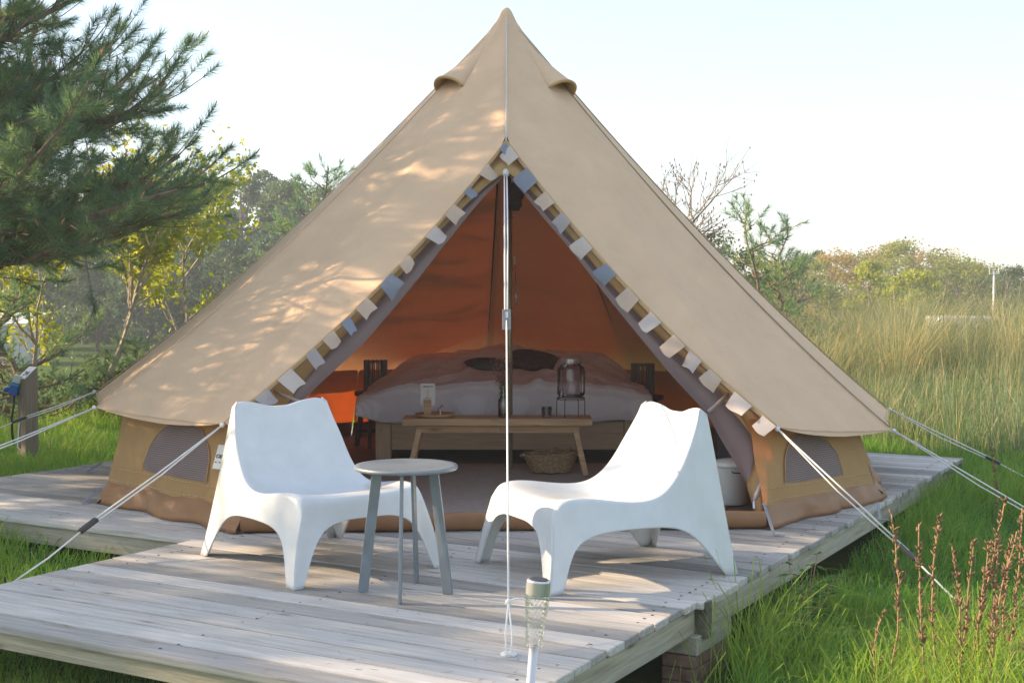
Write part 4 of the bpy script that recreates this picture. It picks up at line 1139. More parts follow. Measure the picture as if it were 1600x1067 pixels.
def build_hanging():
    p = at(803, 292, CY - .06)
    t = thing("cloth_bundle", "dark cloth bundle tied high on the centre pole", "cloth", p)
    s = MB(); rows = []
    for i in range(13):
        f = i / 12; r = .035 + .02 * math.sin(f * 3.1) + .006 * math.sin(f * 17); rows.append([Vector((.012 + (r + .006 * math.sin(a * 3 + f * 5)) * math.cos(a), -.012 + r * .55 * math.sin(a), .03 - .205 * f)) for a in (k / 14 * 6.2832 for k in range(15))])
    s.grid(rows); s.build("fabric", MT['greyfab'], t, sm=True, merge=.0005)
    q = at(804, 404, CY - .05); l = thing("light_pull", "thin cord with a small pale metal rod hanging beside the pole", "pull cord", q)
    s = MB(); s.tube([Vector((0, 0, 0)), Vector((.004, 0, -.1)), Vector((.010, 0, -.21))], .0022, 5); s.build("cord", MT['darkmetal'], l)
    s = MB(); s.tube([Vector((.010, 0, -.21)), Vector((.012, 0, -.35))], .0085, 8); s.build("rod", MT['brushed'], l, sm=True)
    s = MB(); s.tube([Vector((-.001, 0, .02)), Vector((.002, 0, -.045))], .007, 8); s.build("switch", MT['enamel'], l, sm=True)
    # small hook on the pole
    h = thing("pole_hook", "small steel hook clipped on the dark upper pole under the bundle", "hook", at(799, 338, CY - .04))
    s = MB(); s.tube([Vector((0, 0, .02)), Vector((.0, -.02, .01)), Vector((.012, -.028, -.008)), Vector((.03, -.02, -.012))], .006, 6); s.build("clip", MT['brushed'], h, sm=True)
build_hanging()

# ------------------------------------------------------------------ solar light, numbered post, far furniture
def build_solar():
    Y = 2.95; p = at(842, 903, Y); g = float(ground_h(p.x, Y)); h = p.z - g; q = at(829, 1067, Y); lean = (p.x - q.x) / (p.z - q.z)
    t = thing("solar_light", "steel garden solar light on a stake in front of the platform", "garden light", (p.x - lean * h, Y, g)); t.rotation_euler = (0, math.atan(lean), 0)
    s = MB(); s.tube([Vector((0, 0, -.05)), Vector((0, 0, h - .155))], .0105, 14); s.build("stake", MT['brushed'], t, sm=True)
    s = MB(); n = 22; prof = []
    for i in range(n + 1):
        f = i / n; prof.append((.0175 + .010 * f + (0.0012 if i % 2 else 0), h - .157 + f * .122))
    s.lathe(prof, 28); s.build("lens", MT['acrylic'], t, sm=False)
    s = MB(); 
    for i in range(14):
        for k in range(16):
            a = (k + .5 * (i % 2)) / 16 * 6.2832; f = (i + .5) / 14; r = .0182 + .010 * f; s.lathe([(.0004, -.003), (.0024, 0), (.0004, .003)], 5, (r * math.cos(a), r * math.sin(a), h - .157 + f * .122))
    s.build("lens_beads", MT['acrylic'], t, sm=True)
    s = MB(); s.lathe([(.0275, h - .035), (.0282, h - .033), (.0282, h - .004), (.0272, h - .001), (.024, h), (.004, h)], 32); s.build("cap", MT['brushed'], t)
    s = MB(); s.lathe([(.022, h + .0006), (.021, h + .0018)], 24); s.build("solar_cell", MT['black'], t)
build_solar()

def build_post():
    Y = 11.2; a = at(44, 680, Y); top = at(44, 578, Y); z0 = float(ground_h(a.x, Y)); hh = top.z - z0
    t = thing("numbered_post", "weathered square wooden post with slanted top plate beside the grass", "post", (a.x, Y, z0 - .03), math.radians(-38))
    w = .062; zf = hh - .05
    s = MB(); s.add([(-w, -w, 0), (w, -w, 0), (w, w, 0), (-w, w, 0), (-w, -w, zf), (w, -w, zf), (w, w, hh + .055), (-w, w, hh + .055)], [(0, 3, 2, 1), (4, 5, 6, 7), (0, 1, 5, 4), (1, 2, 6, 5), (2, 3, 7, 6), (3, 0, 4, 7)])
    s.build("timber", MT['post'], t, bevel=.004)
    d = Vector((0, 2 * w, .105)).normalized(); n = Vector((1, 0, 0)).cross(d); c = Vector((0, 0, zf + .0525)) + n * .004; ex = Vector((1, 0, 0))
    s = MB(); P = [c + ex * x * w + d * y * .078 for x, y in ((-.97, -.97), (.97, -.97), (.97, .97), (-.97, .97))]; s.add(P, [(0, 1, 2, 3)]); pl = s.build("number_plate", MT['plate'], t, solid=.003)
    text_mesh("24", .075, c - d * .035 + n * .003, ex, d, MT['ink'], "number", pl, True)
    # blue socket on the post's far left side
    k = thing("power_plug", "blue outdoor power plug hanging on the side of the numbered post", "plug", at(24, 606, Y - .02))
    s = MB(); M = Matrix.Rotation(.22, 4, 'Y'); s.box(-.038, -.04, -.065, .038, .04, .045, M); s.build("housing", MT['blue'], k, bevel=.012)
    s = MB(); s.box(-.030, -.03, .046, .040, .03, .115, M); s.build("socket_box", MT['whitepaint'], k, bevel=.008)
    s = MB(); s.box(-.039, -.041, .020, .039, .041, .044, M); s.build("collar", MT['bluelight'], k, bevel=.006)
    s = MB(); s.lathe([(.03, -.02), (.045, -.012), (.045, .012), (.03, .02)], 14, (-.06, 0, -.01)); s.build("cover_flap", MT['blue'], k, sm=True)
    s = MB(); s.tube([Vector((-.01, 0, -.065)), Vector((-.018, 0, -.16)), Vector((-.035, 0, -.26)), Vector((-.035, 0, -.38)), Vector((-.02, 0, -.5))], .011, 8); s.build("cable", MT['black'], k, sm=True)
build_post()

def build_shed():
    Y = 46; a, b = at(-45, 577, Y), at(39, 504, Y); g = float(ground_h(a.x, Y))
    w = b.x - a.x; h = b.z - g
    t = thing("garden_shed", "pale grey clad shed across the meadow at the left edge", "shed", ((a.x + b.x) / 2, Y + 1, g))
    n = 9
    for k in range(n):
        s = MB(); s.box(-w / 2 + k * w / n + .01, -1, 0, -w / 2 + (k + 1) * w / n - .01, -.94 - .01 * (k % 2), h - .12); s.build("panel", MT['shed'], t)
    s = MB(); s.box(-w / 2 + .02, -.93, 0, w / 2 - .02, .9, h - .14); s.build("body", MT['shed'], t)
    s = MB(); s.add([(-w / 2 - .1, -1.15, h - .1), (w / 2 + .1, -1.15, h - .1), (w / 2 + .1, 1.05, h + .25), (-w / 2 - .1, 1.05, h + .25), (-w / 2 - .1, -1.15, h - .02), (w / 2 + .1, -1.15, h - .02), (w / 2 + .1, 1.05, h + .33), (-w / 2 - .1, 1.05, h + .33)], [(0, 1, 2, 3), (4, 5, 6, 7), (0, 1, 5, 4), (1, 2, 6, 5), (2, 3, 7, 6), (3, 0, 4, 7)]); s.build("roof", MT['whitepaint'], t)
build_shed()

def build_mast():
    Y = 50; a, b = at(1552, 512, Y), at(1553, 424, Y); g = float(ground_h(a.x, Y))
    t = thing("utility_mast", "thin white mast standing before the distant trees at the right", "mast", (a.x, Y, g))
    s = MB(); s.tube([Vector((0, 0, 0)), Vector((0, 0, b.z - g))], [.05, .035], 8); s.build("pole", MT['whitepaint'], t, sm=True)
    z = b.z - g; s = MB(); s.tube([Vector((-.18, 0, z - .1)), Vector((.18, 0, z - .1))], .016, 6); s.tube([Vector((-.16, 0, z - .1)), Vector((-.2, 0, z + .2))], .014, 6); s.tube([Vector((.16, 0, z - .1)), Vector((.2, 0, z + .15))], .014, 6); s.build("antenna", MT['whitepaint'], t)
    Y = 42; a = at(1503, 490, Y)
    c = thing("caravan", "white caravan roof just showing beyond the dune grass", "caravan", (a.x, Y, float(ground_h(a.x, Y))))
    h = a.z - .08 - c.location.z
    s = MB(); s.box(-1.0, -.9, .35, 1.0, .9, h); s.build("body", MT['whitepaint'], c, bevel=.18, seg=3)
    s = MB(); s.box(-.55, -.912, h - .75, .55, -.9, h - .35); s.build("window", MT['black'], c)
    for x in (-.1,):
        s = MB(); s.tube([Vector((x, -.85, .32)), Vector((x, -.7, .32))], .32, 16); s.tube([Vector((x, .7, .32)), Vector((x, .85, .32))], .32, 16); s.build("wheel", MT['black'], c)
build_mast()

# ------------------------------------------------------------------ vegetation
def rand_unit(n):
    v = rng.normal(size=(n, 3)); return v / np.linalg.norm(v, axis=1, keepdims=True)

def tuft_proto(n, stem, length, width, spread=(0.45, 1.05), seed=0):
    """brush of needles round a stem along +z: (n, 3, 3) triangles"""
    r = np.random.default_rng(seed)
    z = stem * r.uniform(0, 1, n) ** 0.8; a = r.uniform(0, 2 * np.pi, n); th = r.uniform(*spread, n) * (1.0 - 0.55 * (z / stem) ** 3)
    L = length * r.uniform(.75, 1.1, n); o = np.stack([np.zeros(n), np.zeros(n), z], 1)
    d = np.stack([np.sin(th) * np.cos(a), np.sin(th) * np.sin(a), np.cos(th)], 1)
    s = np.cross(d, r.normal(size=(n, 3))); s /= np.linalg.norm(s, axis=1, keepdims=True)
    tip = o + d * L[:, None] + np.array([0, 0, -0.012])
    return np.stack([o - s * width / 2, o + s * width / 2, tip], 1)

def place_tufts(centres, dirs, scale, protos, tint_lo=0.0, tint_hi=1.0):
    C = np.asarray(centres); D = np.asarray(dirs); D = D / np.linalg.norm(D, axis=1, keepdims=True); n = len(C)
    up = rand_unit(n); X = np.cross(up, D); X /= np.linalg.norm(X, axis=1, keepdims=True); Y = np.cross(D, X)
    R = np.stack([X, Y, D], 1) * np.asarray(scale)[:, None, None]
    V, TT = [], []
    which = rng.integers(0, len(protos), n); base = rng.uniform(tint_lo, tint_hi, n)
    for k, pr in enumerate(protos):
        m = which == k
        if not m.any(): continue
        W = np.einsum('nij,mik->mnjk'.replace('nij,mik', 'nja,mak'), pr, R[m]) + C[m][:, None, None, :]
        V.append(W.reshape(-1, 3)); TT.append(np.repeat(np.clip(base[m][:, None] + rng.normal(size=(m.sum(), len(pr))) * .12, 0, 1).ravel(), 3))
    V = np.concatenate(V); return V, np.arange(len(V)).reshape(-1, 3), np.concatenate(TT)

PROTO_BIG = [tuft_proto(120, .17, .108, .0038, (0.5, 1.25), seed=s) for s in range(4)]
PROTO_MID = [tuft_proto(60, .18, .11, .006, seed=10 + s) for s in range(3)]

def pine(name, label, loc, height, reach, nbr, lowest, protos, trunk_r=.12, twigs=14, cat="tree", az_bias=None, seed=1, buds=True, curve=0.25, group=None, dens=1.0, rz=0.0, top_h=None, fpow=1.0, el0=(-.12, .30), wild=0.0):
    r = random.Random(seed)
    t = thing(name, label, cat, loc, rz, group)
    tp = [Vector((0.10 * math.sin(k * .9 + seed), 0.10 * math.cos(k * 1.3), height * k / 10)) for k in range(11)]
    tp[0] = Vector((0, 0, -.1))
    s = MB(); s.tube(tp, [trunk_r * (1 - .88 * k / 10) for k in range(11)], 10); s.build("trunk", MT['bark'], t, sm=True)
    def trunk_at(z):
        f = max(0, min(9.999, z / height * 10)); i = int(f); return tp[i].lerp(tp[i + 1], f - i)
    br = MB(); tw = MB(); C, D, S = [], [], []; BUD = []
    for b in range(nbr):
        f = ((b + r.random()) / nbr) ** fpow; z = lowest + (height * .97 - lowest) * f
        prof = (math.sin(math.pi * (0.30 + .70 * (1 - f) ** 1.0)) if False else (1 - f) ** .75) * .95 + .07
        L = reach * prof * r.uniform(.72, 1.08)
        az = r.uniform(0, 2 * math.pi) if (az_bias is None or r.random() < .35) else r.gauss(az_bias, .75)
        el = r.uniform(*el0) + .45 * f
        d = Vector((math.cos(az) * math.cos(el), math.sin(az) * math.cos(el), math.sin(el))); side = Vector((-math.sin(az), math.cos(az), 0))
        p0 = trunk_at(z); pts = []; bend = r.uniform(-.12, .12); n = 8
        for k in range(n + 1):
            q = k / n; pts.append(p0 + d * (L * q) + side * (bend * L * q * q + .03 * math.sin(q * 9 + b)) + Vector((0, 0, -L * curve * .5 * q * (1 - q) * 1.6 + L * .10 * q ** 3)))
        r0 = (.012 + .017 * L * .55) * (trunk_r / .12) ** .4
        if wild: pts = [q_ + Vector((r.gauss(0, .02), r.gauss(0, .02), r.gauss(0, .025))) * (1 if 0 < i_ else 0) for i_, q_ in enumerate(pts)]
        br.tube(pts, [r0 * (1 - .8 * k / n) + .003 for k in range(n + 1)], 6)
        nt = max(3, int(twigs * dens * (L / reach) ** .8 + 2))
        for k in range(nt):
            q = .26 + .74 * (k + r.random()) / nt; i = min(n - 1, int(q * n)); p = pts[i].lerp(pts[i + 1], q * n - i); ax = (pts[i + 1] - pts[i]).normalized()
            sg = 1 if (k % 2) else -1
            td = (ax * r.uniform(.5, 1.0) + side * sg * r.uniform(.25, 1.0) + Vector((0, 0, r.uniform(-.25, .55)))).normalized()
            if wild: td = (td + Vector((r.gauss(0, wild), r.gauss(0, wild), r.gauss(0, wild * .7)))).normalized()
            if q > .93: td = (ax + Vector((0, 0, r.uniform(0, .4)))).normalized()
            tl = (L * .26 + .12) * r.uniform(.5, 1.1) * (1.15 - .55 * q); e = p + td * tl + Vector((0, 0, tl * .10))
            mid = p.lerp(e, .5) + Vector((0, 0, -tl * .05)); tw.tube([p, mid, e], [.006, .0045, .003], 4, False)
            m = max(1, int(tl / (.17 if not wild else .145)))
            for j in range(m):
                g = (j + .6) / m; cpt = p.lerp(mid, g * 2) if g < .5 else mid.lerp(e, g * 2 - 1)
                if j == m - 1: cpt, dd = e - td * .04, (td + Vector((0, 0, .25)))
                else:
                    dd = (td * r.uniform(.3, 1.0) + Vector((r.uniform(-1, 1), r.uniform(-1, 1), r.uniform(-.35, .9))))
                    ee = cpt + dd.normalized() * .1; tw.tube([cpt, ee], [.0035, .0025], 4, False)
                dd.normalize(); C.append(cpt); D.append(dd); S.append(r.uniform(.8, 1.2) * (1 if top_h is None else top_h))
                if buds and r.random() < .30: BUD.append((cpt + dd * .19 * S[-1], dd))
    if not wild:                                                    # the leader carries needles too
        k_ = int(height * .45 / .09)
        for k in range(k_):
            z = height * (.56 + .43 * k / k_); a_ = k * 2.4; C.append(trunk_at(z)); D.append(Vector((math.cos(a_) * .5, math.sin(a_) * .5, 1)) if k < k_ - 2 else Vector((.05, 0, 1))); S.append(.9)
    br.build("branches", MT['bark'], t, sm=True); tw.build("twigs", MT['twig'], t)["kind"] = "stuff"
    V, T, tt = place_tufts(C, D, S, protos, .0, .75); o = np_mesh("needles", V, T, NEEDLE, t, tt); o["kind"] = "stuff"
    if buds and BUD:
        s = MB()
        for p, d in BUD: s.tube([p, p + (d + Vector((0, 0, .6))).normalized() * .055], [.007, .004], 5, False)
        s.build("buds", MT['bud'], t)["kind"] = "stuff"
    return t

def copy_thing(src, label, loc, rz, scale=1.0, group=None):
    t = src.copy(); COL.objects.link(t); t.location = loc; t.rotation_euler = (0, 0, rz); t.scale = (scale,) * 3; t["label"] = label
    if group: t["group"] = group
    elif "group" in t: del t["group"]
    for ch in list(src.children):
        c = ch.copy(); COL.objects.link(c); c.parent = t
    return t

def gz(x, y): return float(ground_h(x, y))
# the big pine whose branches reach in from the left
bigpine = pine("pine_tree", "large near pine with long needled branches reaching in beside the tent", (-5.2, 9.8, gz(-5.2, 9.8)), 6.2, 2.8, 106, 1.65, PROTO_BIG, .15, 25, az_bias=-.1, seed=5, dens=1.1, fpow=1.35, el0=(-.16, .20), wild=.45, curve=.12)
# its neighbours out of the frame to the left, which throw the shade over the place
copy_thing(bigpine, "pine standing out of view beyond the left of the platform", (-12.4, 6.6, gz(-12.4, 6.6)), 2.0, .98)
copy_thing(bigpine, "nearer pine standing out of view to the left of the chairs", (-10.2, 8.8, gz(-10.2, 8.8)), 3.3, .85)
copy_thing(bigpine, "farther pine standing out of view to the left of the tent", (-12.2, 12.4, gz(-12.2, 12.4)), 4.1, 1.05)
# a low young pine and scrub behind the left lawn
youngpine = pine("young_pine", "low bushy young pine behind the numbered post", (-5.6, 14.2, gz(-5.6, 14.2)), 1.55, 1.15, 26, .15, PROTO_MID, .05, 9, seed=11, buds=False, group="low young pines behind the left lawn")
copy_thing(youngpine, "low bushy young pine just left of the leafing birch", (-4.35, 14.8, gz(-4.35, 14.8)), 1.3, .6, "low young pines behind the left lawn")
copy_thing(youngpine, "low bushy young pine close behind the tent's left eave", (-3.5, 14.0, gz(-3.5, 14.0)), 3.0, .45, "low young pines behind the left lawn")

def twig_tree(name, label, loc, h, spread, trunk_r, m, leaf=None, nleaf=0, lsize=.05, seed=3, levels=4, cat="tree", lean=(0, 0), tip=0.5, nb=(3, 4), buds=0, group=None, up=.35):
    """open branching tree; returns the thing"""
    r = random.Random(seed); t = thing(name, label, cat, loc, 0, group)
    tr, bb, tips = MB(), MB(), []
    def grow(p, d, L, rad, lev):
        n = 5; pts = [p]; dd = d.copy()
        for k in range(n):
            dd = (dd + Vector((r.gauss(0, .13), r.gauss(0, .13), r.gauss(0, .09) + up * .12))).normalized(); pts.append(pts[-1] + dd * L / n)
        (tr if lev == 0 else bb).tube(pts, [rad * (1 - .5 * k / n) for k in range(n + 1)], 8 if lev == 0 else (5 if lev == 1 else 3), False)
        if lev >= levels - 1:
            tips.extend(pts[1:]); return
        kk = r.randint(*nb)
        for k in range(kk):
            q = r.uniform(.35 if lev else .28, 1.0); i = min(n - 1, int(q * n)); b = pts[i].lerp(pts[i + 1], q * n - i)
            ax = Vector((r.gauss(0, 1), r.gauss(0, 1), r.gauss(0, .6))); nd = (dd + ax.normalized() * r.uniform(.55, 1.05) * spread).normalized()
            grow(b, nd, L * r.uniform(.48, .72), rad * .52, lev + 1)
        grow(pts[-1], dd, L * .62, rad * .5, lev + 1)
        if lev > 0: tips.extend(pts[3:])
    grow(Vector((0, 0, -.05)), Vector((lean[0], lean[1], 1)).normalized(), h * .42, trunk_r, 0)
    tr.build("trunk", m, t, sm=True); bb.build("branches", m, t)
    if leaf is not None and nleaf:
        P = np.array(tips); idx = rng.integers(0, len(P), nleaf); C = P[idx] + rng.normal(size=(nleaf, 3)) * .06
        a = rand_unit(nleaf); b2 = np.cross(a, rand_unit(nleaf)); b2 /= np.linalg.norm(b2, axis=1, keepdims=True); s = lsize * rng.uniform(.6, 1.25, nleaf)[:, None]
        V = np.stack([C - a * s * .5, C + b2 * s * .36, C + a * s * .6, C - b2 * s * .36], 1).reshape(-1, 3); i = np.arange(nleaf)[:, None] * 4
        T = np.concatenate([i + [0, 1, 2], i + [0, 2, 3]]); o = np_mesh("leaves", V, T, leaf, t, np.repeat(rng.uniform(0, 1, nleaf), 4)); o["kind"] = "stuff"
    if buds:
        s = MB()
        for p in r.sample(tips, min(buds, len(tips))): s.lathe([(.001, -.02), (.010, 0), (.001, .025)], 4, p)
        s.build("buds", m, t)["kind"] = "stuff"
    return t
a = at(150, 600, 14.5)
twig_tree("birch_tree", "young birch with fresh yellow green leaves behind the tent's left slope", (a.x, 14.5, gz(a.x, 14.5)), 4.0, .95, .048, MT['birch'], SPRING, 3600, .075, seed=8, levels=4, nb=(4, 6), lean=(.05, 0), up=.25)
a = at(300, 560, 16.0)
twig_tree("birch_sapling", "slender leafing sapling rising just above the tent's left slope", (a.x, 16.0, gz(a.x, 16.0)), 4.4, .8, .036, MT['birch'], SPRING, 2200, .07, seed=15, levels=4, nb=(3, 5), up=.3)
a = at(45, 600, 15.5)
twig_tree("birch_sapling", "leafing sapling in front of the grey shed", (a.x, 15.5, gz(a.x, 15.5)), 2.9, .9, .035, MT['birch'], SPRING, 1300, .07, seed=21, levels=4, nb=(3, 5))
# right of the tent
a = at(955, 470, 17)
twig_tree("bare_tree", "bare twiggy tree with budding tips behind the tent's right slope", (a.x, 17, gz(a.x, 17)), 4.3, 1.0, .055, MT['bare'], seed=31, levels=5, nb=(4, 5), buds=700, up=.42)
a = at(1176, 500, 16)
sap = pine("pine_sapling", "upright young pine with tall leader right of the bare tree", (a.x, 16, gz(a.x, 16)), at(1175, 318, 16).z - gz(a.x, 16), .75, 13, .5, PROTO_MID, .04, 5, seed=41, buds=False, dens=.7, curve=-.35, top_h=1.15)
a = at(1256, 500, 15.6); b = copy_thing(sap, "lower leaning young pine beside the dune grass", (a.x, 15.6, gz(a.x, 15.6)), 2.2, .70); b.rotation_euler = (0, .22, 2.2)
a = at(1218, 500, 16.6); copy_thing(sap, "second young pine half hidden behind the upright one", (a.x, 16.6, gz(a.x, 16.6)), 4.0, .9)
a = at(975, 500, 18); b_ = at(965, 246, 18)
pine("pine_tree", "slim pine whose tips show over the tent's right slope", (a.x - .25, 18, gz(a.x, 18)), b_.z - gz(a.x, 18), 1.1, 22, 1.0, PROTO_MID, .06, 7, seed=47, buds=False, dens=.8, curve=-.1)
a = at(505, 500, 24); b_ = at(520, 262, 24)
pine("pine_tree", "sunlit pine whose crown shows over the tent's left slope", (a.x, 24, gz(a.x, 24)), b_.z - gz(a.x, 24), 1.3, 26, 1.2, PROTO_MID, .09, 8, seed=49, buds=False, curve=-.1, top_h=1.5)

def crown_mesh(n, rx, rz, z0, clumps, size, seed, shape='pine'):
    r = np.random.default_rng(seed)
    k = clumps; cz = r.uniform(0, 1, k)
    if shape == 'pine': w = np.sqrt(np.clip(1 - (cz * 1.9 - .9) ** 2, .02, 1)) * (0.75 + .25 * r.uniform(size=k))
    else: w = np.sqrt(np.clip(1 - (cz * 2 - 1) ** 2, .05, 1))
    a = r.uniform(0, 2 * np.pi, k); rad = rx * w * r.uniform(.25, 1, k) ** .5
    CC = np.stack([rad * np.cos(a), rad * np.sin(a), z0 + cz * rz], 1); cr = r.uniform(.13, .30, k) * rx * 1.25
    idx = r.integers(0, k, n); dv = r.normal(size=(n, 3)); dv /= np.linalg.norm(dv, axis=1, keepdims=True); dv *= (r.uniform(0, 1, n) ** .4 * cr[idx])[:, None]; dv[:, 2] *= .62
    P = CC[idx] + dv; s = size * r.uniform(.6, 1.3, n)[:, None]
    u = r.normal(size=(n, 3)); u /= np.linalg.norm(u, axis=1, keepdims=True); v = np.cross(u, r.normal(size=(n, 3))); v /= np.linalg.norm(v, axis=1, keepdims=True)
    V = np.stack([P - u * s * .5, P + v * s * .3, P + u * s * .5, P - v * s * .3], 1).reshape(-1, 3); i = np.arange(n)[:, None] * 4
    T = np.concatenate([i + [0, 1, 2], i + [0, 2, 3]]); tint = np.repeat(np.clip(np.repeat(r.uniform(0, 1, k)[None], 1, 0)[0][idx] * .7 + r.uniform(0, .3, n), 0, 1), 4)
    return V, T, tint, CC

FARPINE = leafmat("far pine foliage", [(0.05, 0.105, 0.055), (0.075, 0.14, 0.065), (0.14, 0.20, 0.075)], .35, 1.3)
OAKBUD = leafmat("budding tan foliage", [(0.24, 0.19, 0.05), (0.34, 0.25, 0.065), (0.34, 0.30, 0.07)], .4, 1.4)
FRESH = leafmat("fresh yellow green foliage", [(0.20, 0.26, 0.02), (0.30, 0.35, 0.025), (0.38, 0.40, 0.04)], .45, 1.4)
OLIVE = leafmat("olive spring foliage", [(0.13, 0.185, 0.03), (0.21, 0.26, 0.045), (0.31, 0.32, 0.07)], .4, 1.4)
SCRUB = leafmat("dark scrub foliage", [(0.04, 0.075, 0.02), (0.07, 0.11, 0.03), (0.12, 0.14, 0.05)], .3, 1.3)

def far_tree(name, label, x, y, top_z, width, m, n, size, seed, shape, group, z0f=.3, bark='bark'):
    g = gz(x, y); h = top_z - g; t = thing(name, label, "tree", (x, y, g), 0, group)
    V, T, tint, CC = crown_mesh(n, width / 2, h * (1 - z0f), h * z0f, 80, size, seed, shape)
    s = MB(); s.tube([Vector((0, 0, -.2)), Vector((.1, 0, h * .4)), Vector((0, .1, h * .9))], [h * .022, h * .016, h * .005], 7)
    for c in CC[::3]:
        zb = max(h * .15, c[2] - .25 * h); s.tube([Vector((0, 0, zb)), Vector((c[0] * .6, c[1] * .6, (zb + c[2]) / 2 + .05 * h)), Vector(c)], [h * .0045, h * .003, h * .0015], 4, False)
    s.build("trunk", MT[bark], t, sm=True)
    np_mesh("crown", V, T, m, t, tint)

# the pine wood behind the meadow on the left
ORD = ["first", "second", "third", "fourth", "fifth", "sixth", "seventh", "eighth", "ninth", "tenth", "eleventh", "twelfth", "thirteenth", "fourteenth", "fifteenth"]
FG = "tall pines of the wood beyond the meadow"
tops = [(-60, 300), (5, 285), (70, 300), (130, 280), (190, 292), (245, 285), (300, 296), (340, 284), (375, 276), (412, 268), (445, 286), (478, 290), (510, 296), (550, 300), (590, 300)]
for k, (px, py) in enumerate(tops):
    Y = 62 + (k * 7) % 17; a = at(px, py + rnd.uniform(-4, 6), Y)
    far_tree("wood_pine", "tall hazy pine beyond the meadow, " + ORD[k] + " from the left in its row", a.x, Y, a.z, rnd.uniform(3.4, 4.8), FARPINE, 8500, .19, 100 + k, 'pine', FG, z0f=.22)
# front rank of lower trees along the wood's edge
for k, (px, py) in enumerate([(-20, 400), (60, 380), (150, 395), (225, 372), (290, 385), (350, 360), (420, 372), (480, 380), (540, 380)]):
    Y = 54 + (k * 5) % 7; a = at(px, py, Y); far_tree("wood_pine", "lower pine at the hazy wood's near edge, " + ORD[k] + " from the left", a.x, Y, a.z, 3.6, FARPINE, 4500, .19, 140 + k, 'pine', "lower pines at the wood's edge", z0f=.1)
# the spring wood on the right
RT = [(1120, 372, 34, 2.2, 'dark', "dark green scrub tree left of the young pines"), (1165, 400, 36, 2.2, 'olive', "olive scrub tree behind the upright young pine"),
      (1250, 408, 58, 3.6, 'olive', "olive budding tree at the left end of the right hand wood"), (1300, 396, 66, 4.0, 'tan', "tan budding tree left of the bright green one"), (1345, 402, 70, 4.2, 'olive', "olive tree standing just behind the bright green one"),
      (1357, 412, 54, 1.9, 'fresh', "small bright yellow green tree in the middle of the wood"), (1398, 384, 68, 4.4, 'tan', "tallest tan budding tree of the right hand wood"), (1428, 383, 64, 4.4, 'olive', "broad olive tree beside the tallest tan one"),
      (1432, 428, 52, 2.6, 'fresh', "low fresh green tree before the tallest trees"), (1470, 396, 66, 4.6, 'tan', "tan budding tree right of the broad olive one"), (1498, 412, 62, 4.0, 'olive', "rounded olive tree where the wood starts to drop"),
      (1535, 424, 64, 4.0, 'olive', "olive tree behind the white mast"), (1575, 424, 56, 3.4, 'dark', "dark green tree right of the white mast"), (1620, 420, 58, 3.8, 'dark', "dark green tree at the right edge of the wood"),
      (1275, 392, 80, 2.4, 'pinefar', "small far pine peeping over the wood's left end"), (1242, 396, 82, 2.2, 'pinefar', "farthest pine tip over the wood's left end"), (1205, 410, 60, 3.2, 'olive', "olive tree hidden behind the young pines"), (1660, 430, 60, 4, 'olive', "olive tree beyond the right edge")]
MM = {'dark': SCRUB, 'olive': OLIVE, 'tan': OAKBUD, 'fresh': FRESH, 'pinefar': FARPINE}
for k, (px, py, Y, w, kind, label) in enumerate(RT):
    a = at(px, py, Y); far_tree("broadleaf_tree" if kind != 'pinefar' else "far_pine", label, a.x, Y, a.z, w * 1.12, MM[kind], 8000 if w > 2.5 else 5000, .135 if Y > 50 else .10, 200 + k, 'round', "trees of the spring wood on the right", z0f=.12, bark='bare')
# undergrowth that closes both woods
def mass(name, pts, m, n, size, seed):
    r = np.random.default_rng(seed); V, T, tt = [], [], []; b = 0
    for (x, y, w, d, h) in pts:
        P = np.stack([r.uniform(-w / 2, w / 2, n) + x, r.uniform(-d / 2, d / 2, n) + y, np.zeros(n)], 1); g = ground_h(P[:, 0], P[:, 1])
        hh = h * (.65 + .35 * np.sin(P[:, 0] * 1.9 + x) * np.sin(P[:, 0] * .7 + P[:, 1]))
        P[:, 2] = g + hh * r.uniform(0, 1, n) ** .8; s = size * r.uniform(.6, 1.3, n)[:, None]
        u = rand_unit(n); v = np.cross(u, rand_unit(n)); v /= np.linalg.norm(v, axis=1, keepdims=True)
        V.append(np.stack([P - u * s * .5, P + v * s * .3, P + u * s * .5, P - v * s * .3], 1).reshape(-1, 3)); i = np.arange(n)[:, None] * 4 + b; T.append(np.concatenate([i + [0, 1, 2], i + [0, 2, 3]])); tt.append(np.repeat(r.uniform(0, 1, n), 4)); b += 4 * n
    o = np_mesh(name, np.concatenate(V), np.concatenate(T), m, None, np.concatenate(tt)); tag(o, kind="stuff"); return o
tag(mass("undergrowth", [(-17, 71, 20, 4, 6.2), (-20, 82, 30, 8, 8.0), (-40, 78, 25, 8, 8.0)], FARPINE, 14000, .3, 1), "dense dark wood behind the single pines on the left", "wood")
tag(mass("scrub", [(30, 86, 34, 6, 5.2), (52, 84, 30, 6, 5)], OLIVE, 22000, .22, 2), "olive undergrowth filling the wood on the right", "wood")
tag(mass("thicket", [(8.0, 30, 6, 3, 1.6), (13, 31, 5, 3, 1.5), (17.5, 31, 7, 4, 1.9)], SCRUB, 3500, .16, 3), "green thicket beyond the crest of the dune grass", "scrub")
tag(mass("brushwood", [(-6.5, 15.2, 5, 1.6, .75), (-3.6, 15.2, 3, 1.6, .7), (-7.5, 19, 6, 2, 1.0)], SCRUB, 3200, .085, 4), "low brush behind the left lawn", "scrub")

